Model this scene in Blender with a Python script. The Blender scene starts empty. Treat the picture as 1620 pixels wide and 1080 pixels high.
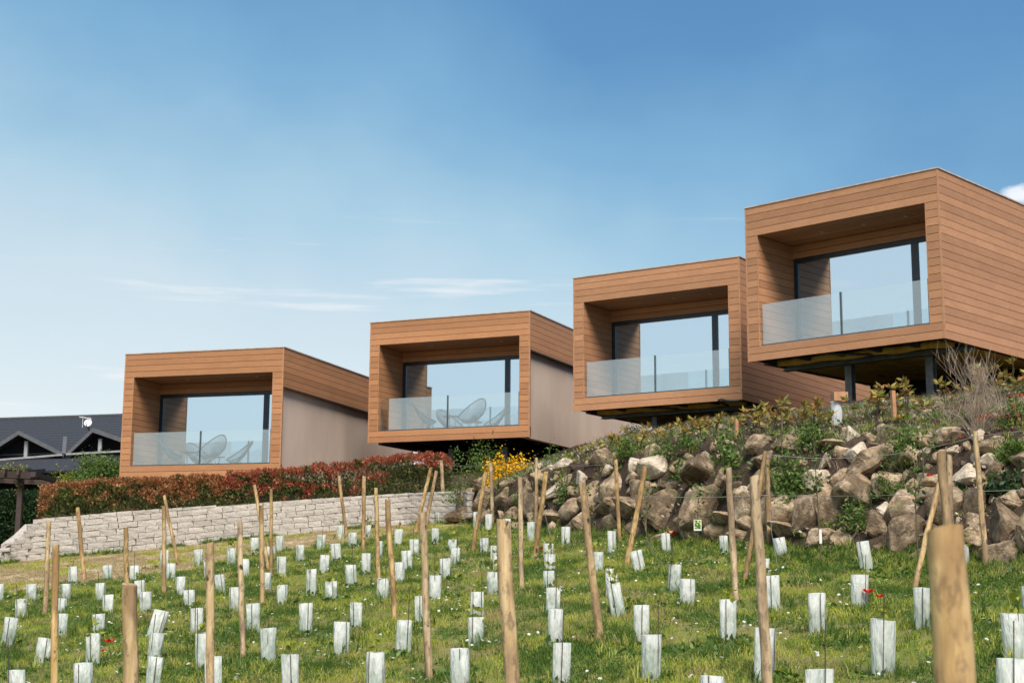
import bpy, bmesh, math, random
import numpy as np
from mathutils import Vector, Matrix, noise
from mathutils.bvhtree import BVHTree
random.seed(7); rng=np.random.default_rng(7)
scene=bpy.context.scene; COL=scene.collection
# ---------------- camera ----------------
FPX=2269.22; PIT=math.radians(9.5785); ROL=math.radians(.3439)
cp,sp,cr,sr=math.cos(PIT),math.sin(PIT),math.cos(ROL),math.sin(ROL)
CF=Vector((0,cp,sp)); _U=Vector((0,-sp,cp)); _R=Vector((1,0,0))
CR=cr*_R+sr*_U; CU=-sr*_R+cr*_U
cam=bpy.data.cameras.new('camera'); camo=bpy.data.objects.new('camera',cam); COL.objects.link(camo)
camo.matrix_world=Matrix(((CR.x,CU.x,-CF.x,0),(CR.y,CU.y,-CF.y,0),(CR.z,CU.z,-CF.z,0),(0,0,0,1)))
def ray0(x,y): return tuple((CF+CR*((x-810)/FPX)-CU*((y-540)/FPX)).normalized())
cam.sensor_width=36; cam.lens=FPX/1620*36; cam.clip_end=3000; cam.clip_start=.05
cam.dof.use_dof=True; cam.dof.focus_distance=15; cam.dof.aperture_fstop=5.0
scene.camera=camo
# ---------------- light ----------------
SUN_EL=math.radians(52); SUN_AZ=math.radians(171)   # compass: 0=+Y, clockwise
W=bpy.data.worlds.new('World'); scene.world=W; W.use_nodes=True
nt=W.node_tree; N=nt.nodes; L=nt.links; N.clear()
def nd(t,**k):
    n=N.new(t)
    for a,b in k.items(): setattr(n,a,b)
    return n
sky=nd('ShaderNodeTexSky',sky_type='NISHITA'); sky.sun_disc=False; sky.sun_elevation=SUN_EL; sky.sun_rotation=SUN_AZ
sky.air_density=1.35; sky.dust_density=1.2; sky.ozone_density=2.2; sky.altitude=300
tc=nd('ShaderNodeTexCoord'); sep=nd('ShaderNodeSeparateXYZ'); L.new(tc.outputs['Generated'],sep.inputs[0])
def mth(op,a,b=None,c=None,tree=None):
    n=N.new('ShaderNodeMath'); n.operation=op
    for i,v in enumerate((a,b,c)):
        if v is None: continue
        if isinstance(v,(int,float)): n.inputs[i].default_value=v
        else: L.new(v,n.inputs[i])
    return n.outputs[0]
def maprange(v,a,b,c=0,d=1):
    n=N.new('ShaderNodeMapRange'); n.interpolation_type='SMOOTHSTEP'; L.new(v,n.inputs[0])
    for i,x in enumerate((a,b,c,d)): n.inputs[i+1].default_value=x
    return n.outputs[0]
def wmix(f,a,b):
    n=N.new('ShaderNodeMix'); n.data_type='RGBA'
    for s,v in ((0,f),(6,a),(7,b)):
        if isinstance(v,(tuple,float,int)): n.inputs[s].default_value=v
        else: L.new(v,n.inputs[s])
    return n.outputs[2]
def wnoise(scale,det,sc=(1,1,1),rough=.5,loc=(0,0,0)):
    m=nd('ShaderNodeMapping'); m.inputs['Scale'].default_value=sc; m.inputs['Location'].default_value=loc; L.new(tc.outputs['Generated'],m.inputs[0])
    n=nd('ShaderNodeTexNoise'); n.inputs['Scale'].default_value=scale; n.inputs['Detail'].default_value=det; n.inputs['Roughness'].default_value=rough
    L.new(m.outputs[0],n.inputs['Vector']); return n.outputs['Fac']
el=sep.outputs[2]
gam=nd('ShaderNodeHueSaturation'); gam.inputs['Saturation'].default_value=1.15; gam.inputs['Value'].default_value=1.0; L.new(sky.outputs[0],gam.inputs['Color'])
base=gam.outputs[0]
# deeper blue overhead, paler towards the horizon, hazier on one side, softly mottled
big=wnoise(1.6,3,(1,1,1.5),.5,(.35,.1,.2)); mot=wnoise(4.5,4,(1,1,1.5),.55,(1.7,.2,.4))
side=mth('MULTIPLY',sep.outputs[0],-.22)
ee=mth('SUBTRACT',mth('ADD',el,mth('ADD',mth('MULTIPLY',mth('SUBTRACT',big,.5),.22),mth('MULTIPLY',mth('SUBTRACT',mot,.5),.12))),side)
rp=nd('ShaderNodeValToRGB'); L.new(ee,rp.inputs[0]); E=rp.color_ramp.elements
while len(E)<6: E.new(.5)
for q,(p_,c_) in zip(E,((.02,(5.0,5.3,5.4)),(.18,(3.8,4.5,4.9)),(.25,(2.5,3.75,4.55)),(.32,(1.35,2.7,4.0)),(.40,(.64,1.7,3.2)),(.54,(.36,1.1,2.4)))): q.position=p_; q.color=tuple(x/6 for x in c_)+(1,)
sc6=nd('ShaderNodeVectorMath',operation='SCALE'); L.new(rp.outputs[0],sc6.inputs[0]); sc6.inputs[3].default_value=6.
base=wmix(.86,base,sc6.outputs[0])
# cirrus streaks near the horizon
st=wnoise(5.5,5,(1,1,16),.55,(.15,.4,.9)); band=mth('MULTIPLY',maprange(el,.05,.11),maprange(el,.27,.20))
base=wmix(mth('MULTIPLY',mth('MULTIPLY',maprange(st,.585,.76),band),.6),base,(5.6,5.6,5.7,1))
cdir=ray0(1612,309); vm=nd('ShaderNodeVectorMath',operation='SUBTRACT'); L.new(tc.outputs['Generated'],vm.inputs[0]); vm.inputs[1].default_value=cdir
vm2=nd('ShaderNodeVectorMath',operation='MULTIPLY'); L.new(vm.outputs[0],vm2.inputs[0]); vm2.inputs[1].default_value=(1,1,2.2); vl=nd('ShaderNodeVectorMath',operation='LENGTH'); L.new(vm2.outputs[0],vl.inputs[0])
cm=mth('ADD',vl.outputs['Value'],mth('MULTIPLY',mth('SUBTRACT',wnoise(60,4,(1,1,1.5)),.5),.030)); base=wmix(mth('MULTIPLY',maprange(cm,.017,.007),.8),base,(6.4,6.4,6.5,1))
bg=nd('ShaderNodeBackground'); bg.inputs['Strength'].default_value=.098; L.new(base,bg.inputs['Color'])
wo=nd('ShaderNodeOutputWorld'); L.new(bg.outputs[0],wo.inputs[0])
sun=bpy.data.lights.new('sun','SUN'); sun.energy=3.3; sun.angle=math.radians(28); sun.color=(1,.93,.82)
suno=bpy.data.objects.new('sun',sun); COL.objects.link(suno)
sd=Vector((math.sin(SUN_AZ)*math.cos(SUN_EL),math.cos(SUN_AZ)*math.cos(SUN_EL),math.sin(SUN_EL)))
suno.rotation_euler=sd.to_track_quat('Z','Y').to_euler()
vs=scene.view_settings; vs.view_transform='Standard'; vs.look='None'; vs.gamma=1; vs.exposure=0.78; vs.use_curve_mapping=False
scene.cycles.max_bounces=8; scene.cycles.transparent_max_bounces=16

# ---------------- helpers ----------------
def ray(x,y): return CF+CR*((x-810)/FPX)-CU*((y-540)/FPX)
def at(x,y,Y): v=ray(x,y); return v*(Y/v.y)
def plane_z(x,y): return -2.1257+.0895*x+.1046*y
def tag(o,label=None,cat=None,group=None,kind=None):
    for k,v in (('label',label),('category',cat),('group',group),('kind',kind)):
        if v: o[k]=v
    return o
def obj(name,me,mat=None,parent=None,loc=None,rot=None,scale=None):
    o=bpy.data.objects.new(name,me); COL.objects.link(o)
    if mat and me and not me.materials: me.materials.append(mat)
    if parent: o.parent=parent
    if loc is not None: o.location=loc
    if rot is not None: o.rotation_euler=rot
    if scale is not None: o.scale=scale
    return o
def thing(name,label,cat,loc=(0,0,0),rz=0,group=None):
    o=bpy.data.objects.new(name,None); COL.objects.link(o); o.location=loc; o.rotation_euler=(0,0,rz); o.empty_display_size=.2
    return tag(o,label,cat,group)
def mesh(V,Fc,smooth=False,name='m'):
    me=bpy.data.meshes.new(name); me.from_pydata([tuple(v) for v in V],[],[tuple(f) for f in Fc])
    if smooth: me.shade_smooth()
    return me
class MB:
    def __init__(s): s.V=[];s.F=[]
    def box(s,x0,x1,y0,y1,z0,z1,M=None):
        b=len(s.V)
        for z in(z0,z1):
            for x,y in((x0,y0),(x1,y0),(x1,y1),(x0,y1)):
                p=Vector((x,y,z)); s.V.append(M@p if M else p)
        for f in((3,2,1,0),(4,5,6,7),(0,1,5,4),(1,2,6,5),(2,3,7,6),(3,0,4,7)): s.F.append([b+i for i in f])
        return s
    def tube(s,pts,r,n=6,cap=True):
        pts=[Vector(p) for p in pts]; b=len(s.V); m=len(pts)
        rr=r if isinstance(r,(list,tuple)) else [r]*m
        for i,p in enumerate(pts):
            t=(pts[min(i+1,m-1)]-pts[max(i-1,0)]).normalized()
            u=t.cross(Vector((0,0,1)) if abs(t.z)<.9 else Vector((1,0,0))).normalized(); w=t.cross(u)
            for k in range(n):
                a=2*math.pi*k/n; s.V.append(p+(u*math.cos(a)+w*math.sin(a))*rr[i])
        for i in range(m-1):
            for k in range(n):
                k2=(k+1)%n; s.F.append([b+i*n+k,b+(i+1)*n+k,b+(i+1)*n+k2,b+i*n+k2])
        if cap: s.F.append([b+k for k in range(n)][::1]); s.F.append([b+(m-1)*n+k for k in range(n)][::-1])
        return s
    def quad(s,*p):
        b=len(s.V); s.V+= [Vector(q) for q in p]; s.F.append(list(range(b,b+len(p)))); return s
    def slab(s,a,b_,c,d,th):   # quad a,b,c,d thickened along its normal
        a,b_,c,d=map(Vector,(a,b_,c,d)); n=(b_-a).cross(d-a).normalized()*th; i=len(s.V)
        s.V+=[a,b_,c,d,a-n,b_-n,c-n,d-n]
        for f in((0,1,2,3),(7,6,5,4),(4,5,1,0),(5,6,2,1),(6,7,3,2),(7,4,0,3)): s.F.append([i+k for k in f])
        return s
    def build(s,name,mat,parent=None,smooth=False,**k): return obj(name,mesh(s.V,s.F,smooth,name),mat,parent,**k)
# ---------------- materials ----------------
class NT:
    def __init__(s,m):
        m.use_nodes=True; s.t=m.node_tree; s.N=s.t.nodes; s.L=s.t.links; s.N.clear(); s.out=s.N.new('ShaderNodeOutputMaterial')
    def n(s,t,ins={},**k):
        n=s.N.new(t)
        for a,b in k.items(): setattr(n,a,b)
        for a,b in ins.items(): s.set(n.inputs[a],b)
        return n
    def set(s,i,v):
        if isinstance(v,bpy.types.NodeSocket): s.L.new(v,i)
        else:
            if isinstance(v,tuple) and len(v)==3 and i.type=='RGBA': v=v+(1,)
            i.default_value=v
    def mix(s,f,a,b,bt='MIX'):
        n=s.N.new('ShaderNodeMix'); n.data_type='RGBA'; n.blend_type=bt; s.set(n.inputs[0],f); s.set(n.inputs[6],a); s.set(n.inputs[7],b); return n.outputs[2]
    def math(s,op,a,b=0.,c=0.):
        n=s.N.new('ShaderNodeMath'); n.operation=op
        for i,v in enumerate((a,b,c)): s.set(n.inputs[i],v)
        return n.outputs[0]
    def mr(s,v,a,b,c=0.,d=1.):
        n=s.N.new('ShaderNodeMapRange'); n.interpolation_type='SMOOTHSTEP'
        for i,x in enumerate((v,a,b,c,d)): s.set(n.inputs[i],x)
        return n.outputs[0]
    def noise(s,vec,scale,det=3.,rough=.5,sc=None,rnd=None):
        if sc or rnd is not None:
            m=s.n('ShaderNodeMapping'); s.set(m.inputs[0],vec)
            if sc: m.inputs['Scale'].default_value=sc
            if rnd is not None:
                c=s.n('ShaderNodeCombineXYZ'); s.set(c.inputs[0],rnd); s.set(c.inputs[1],rnd); s.set(c.inputs[2],rnd); s.L.new(c.outputs[0],m.inputs['Location'])
            vec=m.outputs[0]
        n=s.n('ShaderNodeTexNoise',{'Scale':scale,'Detail':det,'Roughness':rough}); s.set(n.inputs['Vector'],vec); return n.outputs['Fac']
    def co(s,k='Object'): return s.n('ShaderNodeTexCoord').outputs[k]
    def pos(s): return s.n('ShaderNodeNewGeometry').outputs['Position']
    def rnd(s,m=1.): return s.math('MULTIPLY',s.n('ShaderNodeObjectInfo').outputs['Random'],m)
    def attr(s,nm): return s.n('ShaderNodeAttribute',attribute_name=nm).outputs['Fac']
    def bump(s,h,st=.3,dist=.01): return s.n('ShaderNodeBump',{'Height':h,'Strength':st,'Distance':dist}).outputs[0]
    def pbr(s,col,rough=.6,bump=None,metal=0.,spec=.5):
        p=s.n('ShaderNodeBsdfPrincipled',{'Base Color':col,'Roughness':rough,'Metallic':metal,'Specular IOR Level':spec})
        if bump is not None: s.L.new(bump,p.inputs['Normal'])
        s.L.new(p.outputs[0],s.out.inputs[0]); return p
def M_(name): m=bpy.data.materials.new(name); return m,NT(m)
def simple(name,col,rough=.6,metal=0.,var=.15,scale=6.):
    m,t=M_(name); c=t.co(); n=t.noise(c,scale,4.)
    t.pbr(t.mix(t.mr(n,.3,.7),tuple(x*(1-var) for x in col),tuple(min(1,x*(1+var)) for x in col)),rough,metal=metal); return m
MT={}
def wood(name,a,b,dark):
    m,t=M_(name); c=t.co(); r=t.rnd(37.)
    g=t.noise(c,9.,5.,.6,(1,9,9),r); g2=t.noise(c,26.,4.,.6,(1,14,14),r); bl=t.noise(c,1.3,2.,.5,(1,2,2),r)
    col=t.mix(t.mr(g,.3,.72),a,b); col=t.mix(t.math('MULTIPLY',t.mr(g2,.52,.75),.45),col,dark)
    col=t.mix(t.math('MULTIPLY',t.mr(bl,.35,.7),.35),col,tuple(x*.82 for x in a))
    hv=t.n('ShaderNodeHueSaturation',{'Color':col,'Value':t.math('ADD',.86,t.math('MULTIPLY',t.rnd(),.28))}).outputs[0]
    t.pbr(hv,.55,t.bump(g2,.25,.002),spec=.35); return m
MT['board']=wood('timber_cladding',(.44,.21,.105),(.54,.28,.148),(.27,.12,.06))
MT['board_warm']=wood('timber_cladding_warm',(.43,.195,.085),(.53,.26,.125),(.27,.115,.048))
MT['trim']=simple('timber_trim',(.48,.24,.12),.5)
MT['backing']=simple('cladding_backing',(.10,.045,.022),.8)
MT['coping']=simple('coping_metal',(.55,.43,.36),.45)
MT['drip']=simple('drip_edge',(.09,.055,.04),.5)
MT['frame']=simple('window_frame_metal',(.035,.045,.06),.35,.3)
MT['steel']=simple('painted_steel',(.14,.155,.165),.5,.3,.2)
MT['steel_dark']=simple('dark_steel',(.07,.075,.08),.55,.3,.3)
MT['roof']=simple('roof_membrane',(.2,.2,.2),.8)
MT['tile']=simple('balcony_floor',(.10,.09,.08),.6)
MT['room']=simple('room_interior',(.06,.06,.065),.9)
MT['chrome']=simple('balustrade_steel',(.10,.12,.13),.35,.6)
MT['chair']=simple('chair_cord',(.015,.035,.045),.5)
m,t=M_('plaster'); c=t.co(); n1=t.noise(c,1.1,4.,.6,(1,1,.35)); n2=t.noise(c,60.,3.)
t.pbr(t.mix(t.mr(n1,.3,.72),(.62,.475,.385),(.70,.56,.46)),.85,t.bump(n2,.35,.004)); MT['plaster']=m
m,t=M_('foam'); c=t.pos(); n1=t.noise(c,2.2,5.,.65); n2=t.noise(c,14.,4.)
t.pbr(t.mix(t.mr(n1,.35,.65),(.66,.38,.08),(.80,.56,.16)),.9,t.bump(n2,1.,.05)); MT['foam']=m
m,t=M_('window_glass')
g=t.n('ShaderNodeBsdfGlossy',{'Color':(.70,.86,.98,1),'Roughness':.008}); tr=t.n('ShaderNodeBsdfTransparent',{'Color':(.35,.40,.42,1)})
mx=t.n('ShaderNodeMixShader',{0:.84}); t.L.new(tr.outputs[0],mx.inputs[1]); t.L.new(g.outputs[0],mx.inputs[2]); t.L.new(mx.outputs[0],t.out.inputs[0]); MT['glass']=m
m,t=M_('balustrade_glass')
g=t.n('ShaderNodeBsdfGlossy',{'Color':(.95,1,1,1),'Roughness':.015}); tr=t.n('ShaderNodeBsdfTransparent',{'Color':(.90,.94,.95,1)})
mx=t.n('ShaderNodeMixShader',{0:.22}); t.L.new(tr.outputs[0],mx.inputs[1]); t.L.new(g.outputs[0],mx.inputs[2]); t.L.new(mx.outputs[0],t.out.inputs[0]); MT['bglass']=m
# ground
def ground_mat(name,a,b,c_,d,sc=1.):
    m,t=M_(name); p=t.pos(); n1=t.noise(p,1.1*sc,5.,.6); n2=t.noise(p,9.*sc,4.,.65); n3=t.noise(p,45.*sc,3.,.6)
    col=t.mix(t.mr(n1,.38,.62),a,b); col=t.mix(t.mr(n2,.45,.7),col,c_); col=t.mix(t.math('MULTIPLY',t.mr(n3,.5,.7),.6),col,d)
    t.pbr(col,.95,t.bump(n3,.9,.03),spec=.1); return m
MT['field']=ground_mat('field_turf',(.13,.19,.03),(.22,.21,.07),(.31,.22,.12),(.10,.11,.03))
MT['track']=ground_mat('dry_track',(.46,.34,.20),(.56,.44,.29),(.34,.24,.14),(.24,.21,.08))
MT['soil']=ground_mat('bank_soil',(.05,.033,.024),(.085,.057,.04),(.035,.032,.018),(.20,.15,.12),1.3)
MT['far']=ground_mat('far_turf',(.07,.09,.03),(.10,.10,.04),(.13,.11,.06),(.05,.06,.02),.3)
def leaf(name,cols,tr=.3,patch=None,rough=.5):
    m,t=M_(name); r=t.attr('rnd'); oi=t.n('ShaderNodeObjectInfo').outputs['Random']
    rp=t.n('ShaderNodeValToRGB'); e=rp.color_ramp.elements; rp.color_ramp.interpolation='LINEAR'
    while len(e)<len(cols): e.new(.5)
    for i,cc in enumerate(cols): e[i].position=i/(len(cols)-1); e[i].color=cc+(1,)
    t.L.new(t.math('FRACT',t.math('ADD',r,t.math('MULTIPLY',oi,.0))),rp.inputs[0]); col=rp.outputs[0]
    if patch:
        n=t.noise(t.pos(),patch[0],4.,.6); col=t.mix(t.math('MULTIPLY',t.mr(n,patch[1],patch[2]),patch[4]),col,patch[3])
    d=t.n('ShaderNodeBsdfPrincipled',{'Base Color':col,'Roughness':rough,'Specular IOR Level':.3}); tl=t.n('ShaderNodeBsdfTranslucent',{'Color':col})
    mx=t.n('ShaderNodeMixShader',{0:tr}); t.L.new(d.outputs[0],mx.inputs[1]); t.L.new(tl.outputs[0],mx.inputs[2]); t.L.new(mx.outputs[0],t.out.inputs[0]); return m
MT['grass']=leaf('grass_blades',[(.20,.28,.028),(.33,.40,.038),(.46,.48,.06),(.52,.46,.16)],.35,(1.3,.46,.66,(.38,.29,.15),.7))
MT['lush']=leaf('lush_grass',[(.055,.11,.018),(.095,.17,.026),(.16,.24,.04)],.3)
MT['drygrass']=leaf('dry_grass',[(.40,.31,.16),(.56,.45,.26),(.24,.22,.08)],.3)
MT['green']=leaf('green_leaves',[(.04,.09,.018),(.08,.15,.028),(.14,.22,.045),(.21,.27,.07)],.25)
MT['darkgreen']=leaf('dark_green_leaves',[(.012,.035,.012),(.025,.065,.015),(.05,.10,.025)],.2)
MT['yellowgreen']=leaf('yellow_green_leaves',[(.16,.20,.03),(.28,.32,.04),(.42,.42,.05)],.35)
MT['hedge_green']=leaf('photinia_green_leaves',[(.04,.065,.02),(.08,.115,.03),(.14,.16,.045),(.20,.18,.07)],.2)
MT['hedge_orange']=leaf('photinia_bronze_leaves',[(.34,.12,.055),(.48,.20,.085),(.55,.28,.14),(.20,.17,.05)],.25)
MT['hedge_red']=leaf('photinia_red_leaves',[(.40,.07,.055),(.58,.13,.10),(.66,.25,.16),(.24,.17,.05),(.48,.12,.07)],.25)
MT['photinia']=leaf('photinia_young_leaves',[(.22,.25,.05),(.44,.36,.07),(.42,.17,.05),(.20,.24,.06),(.34,.12,.05)],.3)
MT['yellow']=leaf('yellow_petals',[(.75,.40,.01),(.85,.52,.015),(.62,.30,.01)],.2)
MT['white']=leaf('white_petals',[(.75,.75,.70),(.85,.85,.8)],.2)
MT['poppy']=leaf('poppy_petals',[(.75,.035,.012),(.85,.07,.02)],.3)
MT['poppy_orange']=leaf('pale_poppy_petals',[(.72,.16,.06),(.80,.24,.10)],.3)
MT['straw']=leaf('dry_twigs',[(.30,.23,.17),(.42,.35,.27),(.18,.13,.09)],.1)
MT['stem']=simple('plant_stem',(.11,.08,.045),.8)
m,t=M_('stake_wood'); c=t.co(); r=t.rnd(53.)
n1=t.noise(c,3.2,4.,.6,(1,1,.45),r); n2=t.noise(c,28.,5.,.65,(1,1,.10),r); n3=t.noise(c,11.,3.,.5,(1,1,.6),r)
col=t.mix(t.mr(n2,.32,.68),(.42,.26,.105),(.64,.45,.225)); col=t.mix(t.math('MULTIPLY',t.mr(n1,.44,.56),.8),col,(.27,.16,.075))
n5=t.noise(c,22.,4.,.65,(1,1,.4),r); col=t.mix(t.math('MULTIPLY',t.mr(n5,.50,.62),.65),col,(.16,.10,.055)); col=t.mix(t.mr(n3,.66,.72),col,(.06,.04,.025))
hs=t.n('ShaderNodeHueSaturation',{'Color':col,'Value':t.math('ADD',.86,t.math('MULTIPLY',t.rnd(),.28)),'Saturation':t.math('ADD',.76,t.math('MULTIPLY',t.math('FRACT',t.rnd(7.3)),.3))}).outputs[0]
t.pbr(hs,.8,t.bump(t.math('ADD',n2,n1),.6,.012),spec=.25); MT['stake']=m
MT['stake_near']=m.copy(); 
for q in MT['stake_near'].node_tree.nodes:
    if q.type=='HUE_SAT':
        for s_ in ('Value','Saturation'):
            for l_ in list(q.inputs[s_].links): MT['stake_near'].node_tree.links.remove(l_)
        q.inputs['Value'].default_value=1.22; q.inputs['Saturation'].default_value=1.0
m,t=M_('rock'); c=t.co(); r=t.rnd(91.); p=t.pos()
n1=t.noise(c,1.2,5.,.6,None,r); n2=t.noise(p,7.,6.,.7); n3=t.noise(p,30.,4.,.7); n4=t.noise(p,2.4,4.,.6)
nz=t.n('ShaderNodeSeparateXYZ',{0:t.n('ShaderNodeNewGeometry').outputs['Normal']}).outputs[2]
col=t.mix(t.mr(n1,.35,.65),(.34,.235,.145),(.52,.395,.27)); col=t.mix(t.math('MULTIPLY',t.mr(n2,.44,.62),.8),col,(.12,.085,.055))
col=t.mix(t.math('MULTIPLY',t.mr(n4,.48,.60),.75),col,(.13,.09,.055)); col=t.mix(t.math('MULTIPLY',t.mr(n3,.55,.7),.4),col,(.55,.49,.41))
n6=t.noise(p,3.6,4.,.6); col=t.mix(t.math('MULTIPLY',t.mr(n6,.56,.68),.6),col,(.12,.13,.05))
hs=t.n('ShaderNodeHueSaturation',{'Color':col,'Value':t.math('ADD',.72,t.math('MULTIPLY',t.rnd(),.62))}).outputs[0]
t.pbr(hs,.9,t.bump(t.math('ADD',n2,t.math('MULTIPLY',n3,.6)),.9,.05),spec=.2); MT['rock']=m
m,t=M_('pale_rock'); p=t.pos(); n2=t.noise(p,7.,6.,.7); n3=t.noise(p,26.,4.,.7)
col=t.mix(t.mr(n2,.4,.66),(.62,.53,.42),(.36,.27,.19)); col=t.mix(t.math('MULTIPLY',t.mr(n3,.55,.7),.4),col,(.22,.17,.12))
t.pbr(col,.9,t.bump(n2,.9,.05),spec=.2); MT['pale_rock']=m
m,t=M_('wall_stone'); c=t.pos(); n1=t.noise(c,3.,4.); n2=t.noise(c,22.,5.,.7)
col=t.mix(t.mr(n2,.35,.7),(.55,.50,.445),(.43,.385,.34))
hs=t.n('ShaderNodeHueSaturation',{'Color':col,'Value':t.math('ADD',.86,t.math('MULTIPLY',t.rnd(),.2))}).outputs[0]
t.pbr(hs,.9,t.bump(n2,.9,.03),spec=.2); MT['wallstone']=m
MT['mortar']=simple('wall_mortar',(.46,.41,.36),.95,0,.25,20.)
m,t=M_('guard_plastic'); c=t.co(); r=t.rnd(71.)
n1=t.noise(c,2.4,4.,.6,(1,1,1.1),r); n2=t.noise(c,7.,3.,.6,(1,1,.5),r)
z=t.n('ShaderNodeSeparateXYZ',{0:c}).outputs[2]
dirt_shade=t.mr(t.math('ADD',n1,t.math('MULTIPLY',z,-.42)),.02,.42)  # mottled dirt, plus painted-in shade of grass and inner plant towards the base
col=t.mix(t.math('MULTIPLY',dirt_shade,t.math('ADD',.45,t.math('MULTIPLY',t.math('FRACT',t.rnd(5.7)),.55))),(.94,.94,.90),(.42,.50,.42)); col=t.mix(t.math('MULTIPLY',t.mr(n2,.46,.68),.25),col,(.40,.48,.42))
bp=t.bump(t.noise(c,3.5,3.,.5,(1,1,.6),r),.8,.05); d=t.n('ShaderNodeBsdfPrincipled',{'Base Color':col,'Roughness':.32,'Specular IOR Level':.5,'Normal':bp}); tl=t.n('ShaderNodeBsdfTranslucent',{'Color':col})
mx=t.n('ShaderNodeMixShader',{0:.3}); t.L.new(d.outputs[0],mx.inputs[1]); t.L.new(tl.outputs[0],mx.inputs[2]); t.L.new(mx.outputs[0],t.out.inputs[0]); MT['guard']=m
MT['rod']=simple('rusty_rod',(.075,.05,.035),.7)
MT['wire']=simple('wire_steel',(.28,.27,.25),.45,.2)
MT['slate']=simple('slate_roof',(.034,.035,.040),.7,0,.25,14.)
MT['slate2']=simple('slate_roof_low',(.03,.031,.037),.7,0,.25,9.)
MT['barge']=simple('barge_board',(.10,.102,.11),.6)
MT['whitewood']=simple('painted_tie_beam',(.30,.30,.30),.6)
MT['darkwood']=simple('dark_timber',(.055,.035,.028),.7)
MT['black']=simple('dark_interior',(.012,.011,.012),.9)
MT['white_metal']=simple('white_metal',(.75,.75,.75),.4)
MT['redstem']=simple('orange_tarp',(.42,.10,.04),.6)
# ---------------- terrain ----------------
def ip(x,xs,ys): return float(np.interp(x,xs,ys))
TX=[-300,0,53,200,400,540,640,735,800,860,960,1100,1250,1400,1620,1900]
BY=[908,893,886,873,852,838,830,828,838,845,850,862,880,885,905,925]          # foot of the walls
TY=[900,880,822,808,795,786,780,776,765,742,724,709,700,692,690,684]          # crest of the walls
DT=[1.5,.9,.45,.45,.45,.45,.45,.6,1.0,1.3,1.6,1.9,2.1,2.2,2.2,2.2]
D2=[44,42,41,41,41,41,41,40,39.5,39,35.5,31,28.5,26.5,24,22]
Z2=[1.0,1.0,1.6,2.2,2.35,2.5,2.7,2.9,3.05,3.2,3.45,3.40,3.30,3.25,3.22,3.1]
D3=[60,60,60,60,60,50,48,47,46,45,43,41,38,35,30,28]
Z3=[1.2,1.2,1.8,2.6,2.8,3.6,3.9,3.95,4.0,4.1,4.3,4.4,4.4,4.4,4.0,3.9]
D4=[90,90,90,90,90,90,80,75,64,58,52,48,44,40,36,34]
Z4=[1.0,1.0,2.0,3.0,3.6,5.6,5.4,5.2,5.2,4.9,4.8,4.8,5.0,5.3,5.4,5.4]
def base_D(X):
    v=ray(X,ip(X,TX,BY)); k=-2.1257/(v.z-.0895*v.x-.1046*v.y); return k*v.y
def bumps(x,y): return .035*noise.noise(Vector((x*.9,y*.9,0)))+.02*noise.noise(Vector((x*2.6,y*2.6,3)))
def column(X):
    xy=ray(X,885); s=xy.x/xy.y; Db=base_D(X); pts=[]
    for d in list(np.linspace(1.0,8,8))[:-1]+list(np.linspace(8,Db,96)): pts.append((s*d,d,plane_z(s*d,d)+bumps(s*d,d)*min(1,(Db-d)*2+.1),0 if True else 0))
    v=ray(X,ip(X,TX,TY)); Dt=Db+ip(X,TX,DT); zt=v.z/v.y*Dt; zb=plane_z(s*Db,Db)
    for k in range(1,11):
        u=k/10; d=Db+(Dt-Db)*u; pts.append((s*d,d,zb+(zt-zb)*(u if X>720 else min(1,u*1.6))+(.10*noise.noise(Vector((s*d*1.5,d*1.5,5))) if X>760 else 0),1))
    d2=max(ip(X,TX,D2),Dt+1.5); z2=ip(X,TX,Z2)
    for k in range(1,29):
        u=k/28; d=Dt+(d2-Dt)*u; zz=zt+(z2-zt)*(u**.9); w=min(1,u*4)*(1 if X>700 else .3)
        zz+=w*(.16*noise.noise(Vector((s*d*1.1,d*1.1,9)))+.09*noise.noise(Vector((s*d*3.3,d*3.3,2)))); pts.append((s*d,d,zz,2))
    d3=ip(X,TX,D3); z3=ip(X,TX,Z3); d4=ip(X,TX,D4); z4=ip(X,TX,Z4)
    for k in range(1,7): u=k/6; pts.append((s*(d2+(d3-d2)*u),d2+(d3-d2)*u,z2+(z3-z2)*u,2))
    for k in range(1,5): u=k/4; pts.append((s*(d3+(d4-d3)*u),d3+(d4-d3)*u,z3+(z4-z3)*u,2))
    for d in (130,250,500,900): pts.append((s*d,d,z4+(d-d4)*.002,3))
    return pts
XS=list(range(-300,-20,40))+list(range(-20,1645,9))+list(range(1660,2180,20))
cols=[column(X) for X in XS]
NR=len(cols[0]); Varr=[(p[0],p[1],p[2]) for c in cols for p in c]; reg=[p[3] for p in cols[0]]
def track_y(X): return ip(X,[-300,0,150,300,450,600,735],[942,938,922,900,872,852,834])
F_field,F_track,F_bank,F_far=[],[],[],[]
for i in range(len(cols)-1):
    X=(XS[i]+XS[i+1])/2
    s_=ray(X,885); Db=base_D(X)
    tv=ray(X,track_y(X)); kk=-2.1257/(tv.z-.0895*tv.x-.1046*tv.y); Dtr=kk*tv.y if X<735 else 1e9
    for j in range(NR-1):
        a=i*NR+j; f=(a,a+NR,a+NR+1,a+1); d=cols[i][j][1]; r=reg[j+1]
        if r==0:
            wig=1.2*noise.noise(Vector((cols[i][j][0]*.8,d*.8,1)))
            (F_track if d>Dtr+wig else F_field).append(f)
        elif r in(1,2): F_bank.append(f)
        else: F_far.append(f)
def sub(name,faces,mat,smooth=True):
    used=sorted({v for f in faces for v in f}); mp={v:i for i,v in enumerate(used)}
    o=obj(name,mesh([Varr[v] for v in used],[[mp[v] for v in f] for f in faces],smooth,name),mat); return tag(o,kind='structure')
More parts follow.
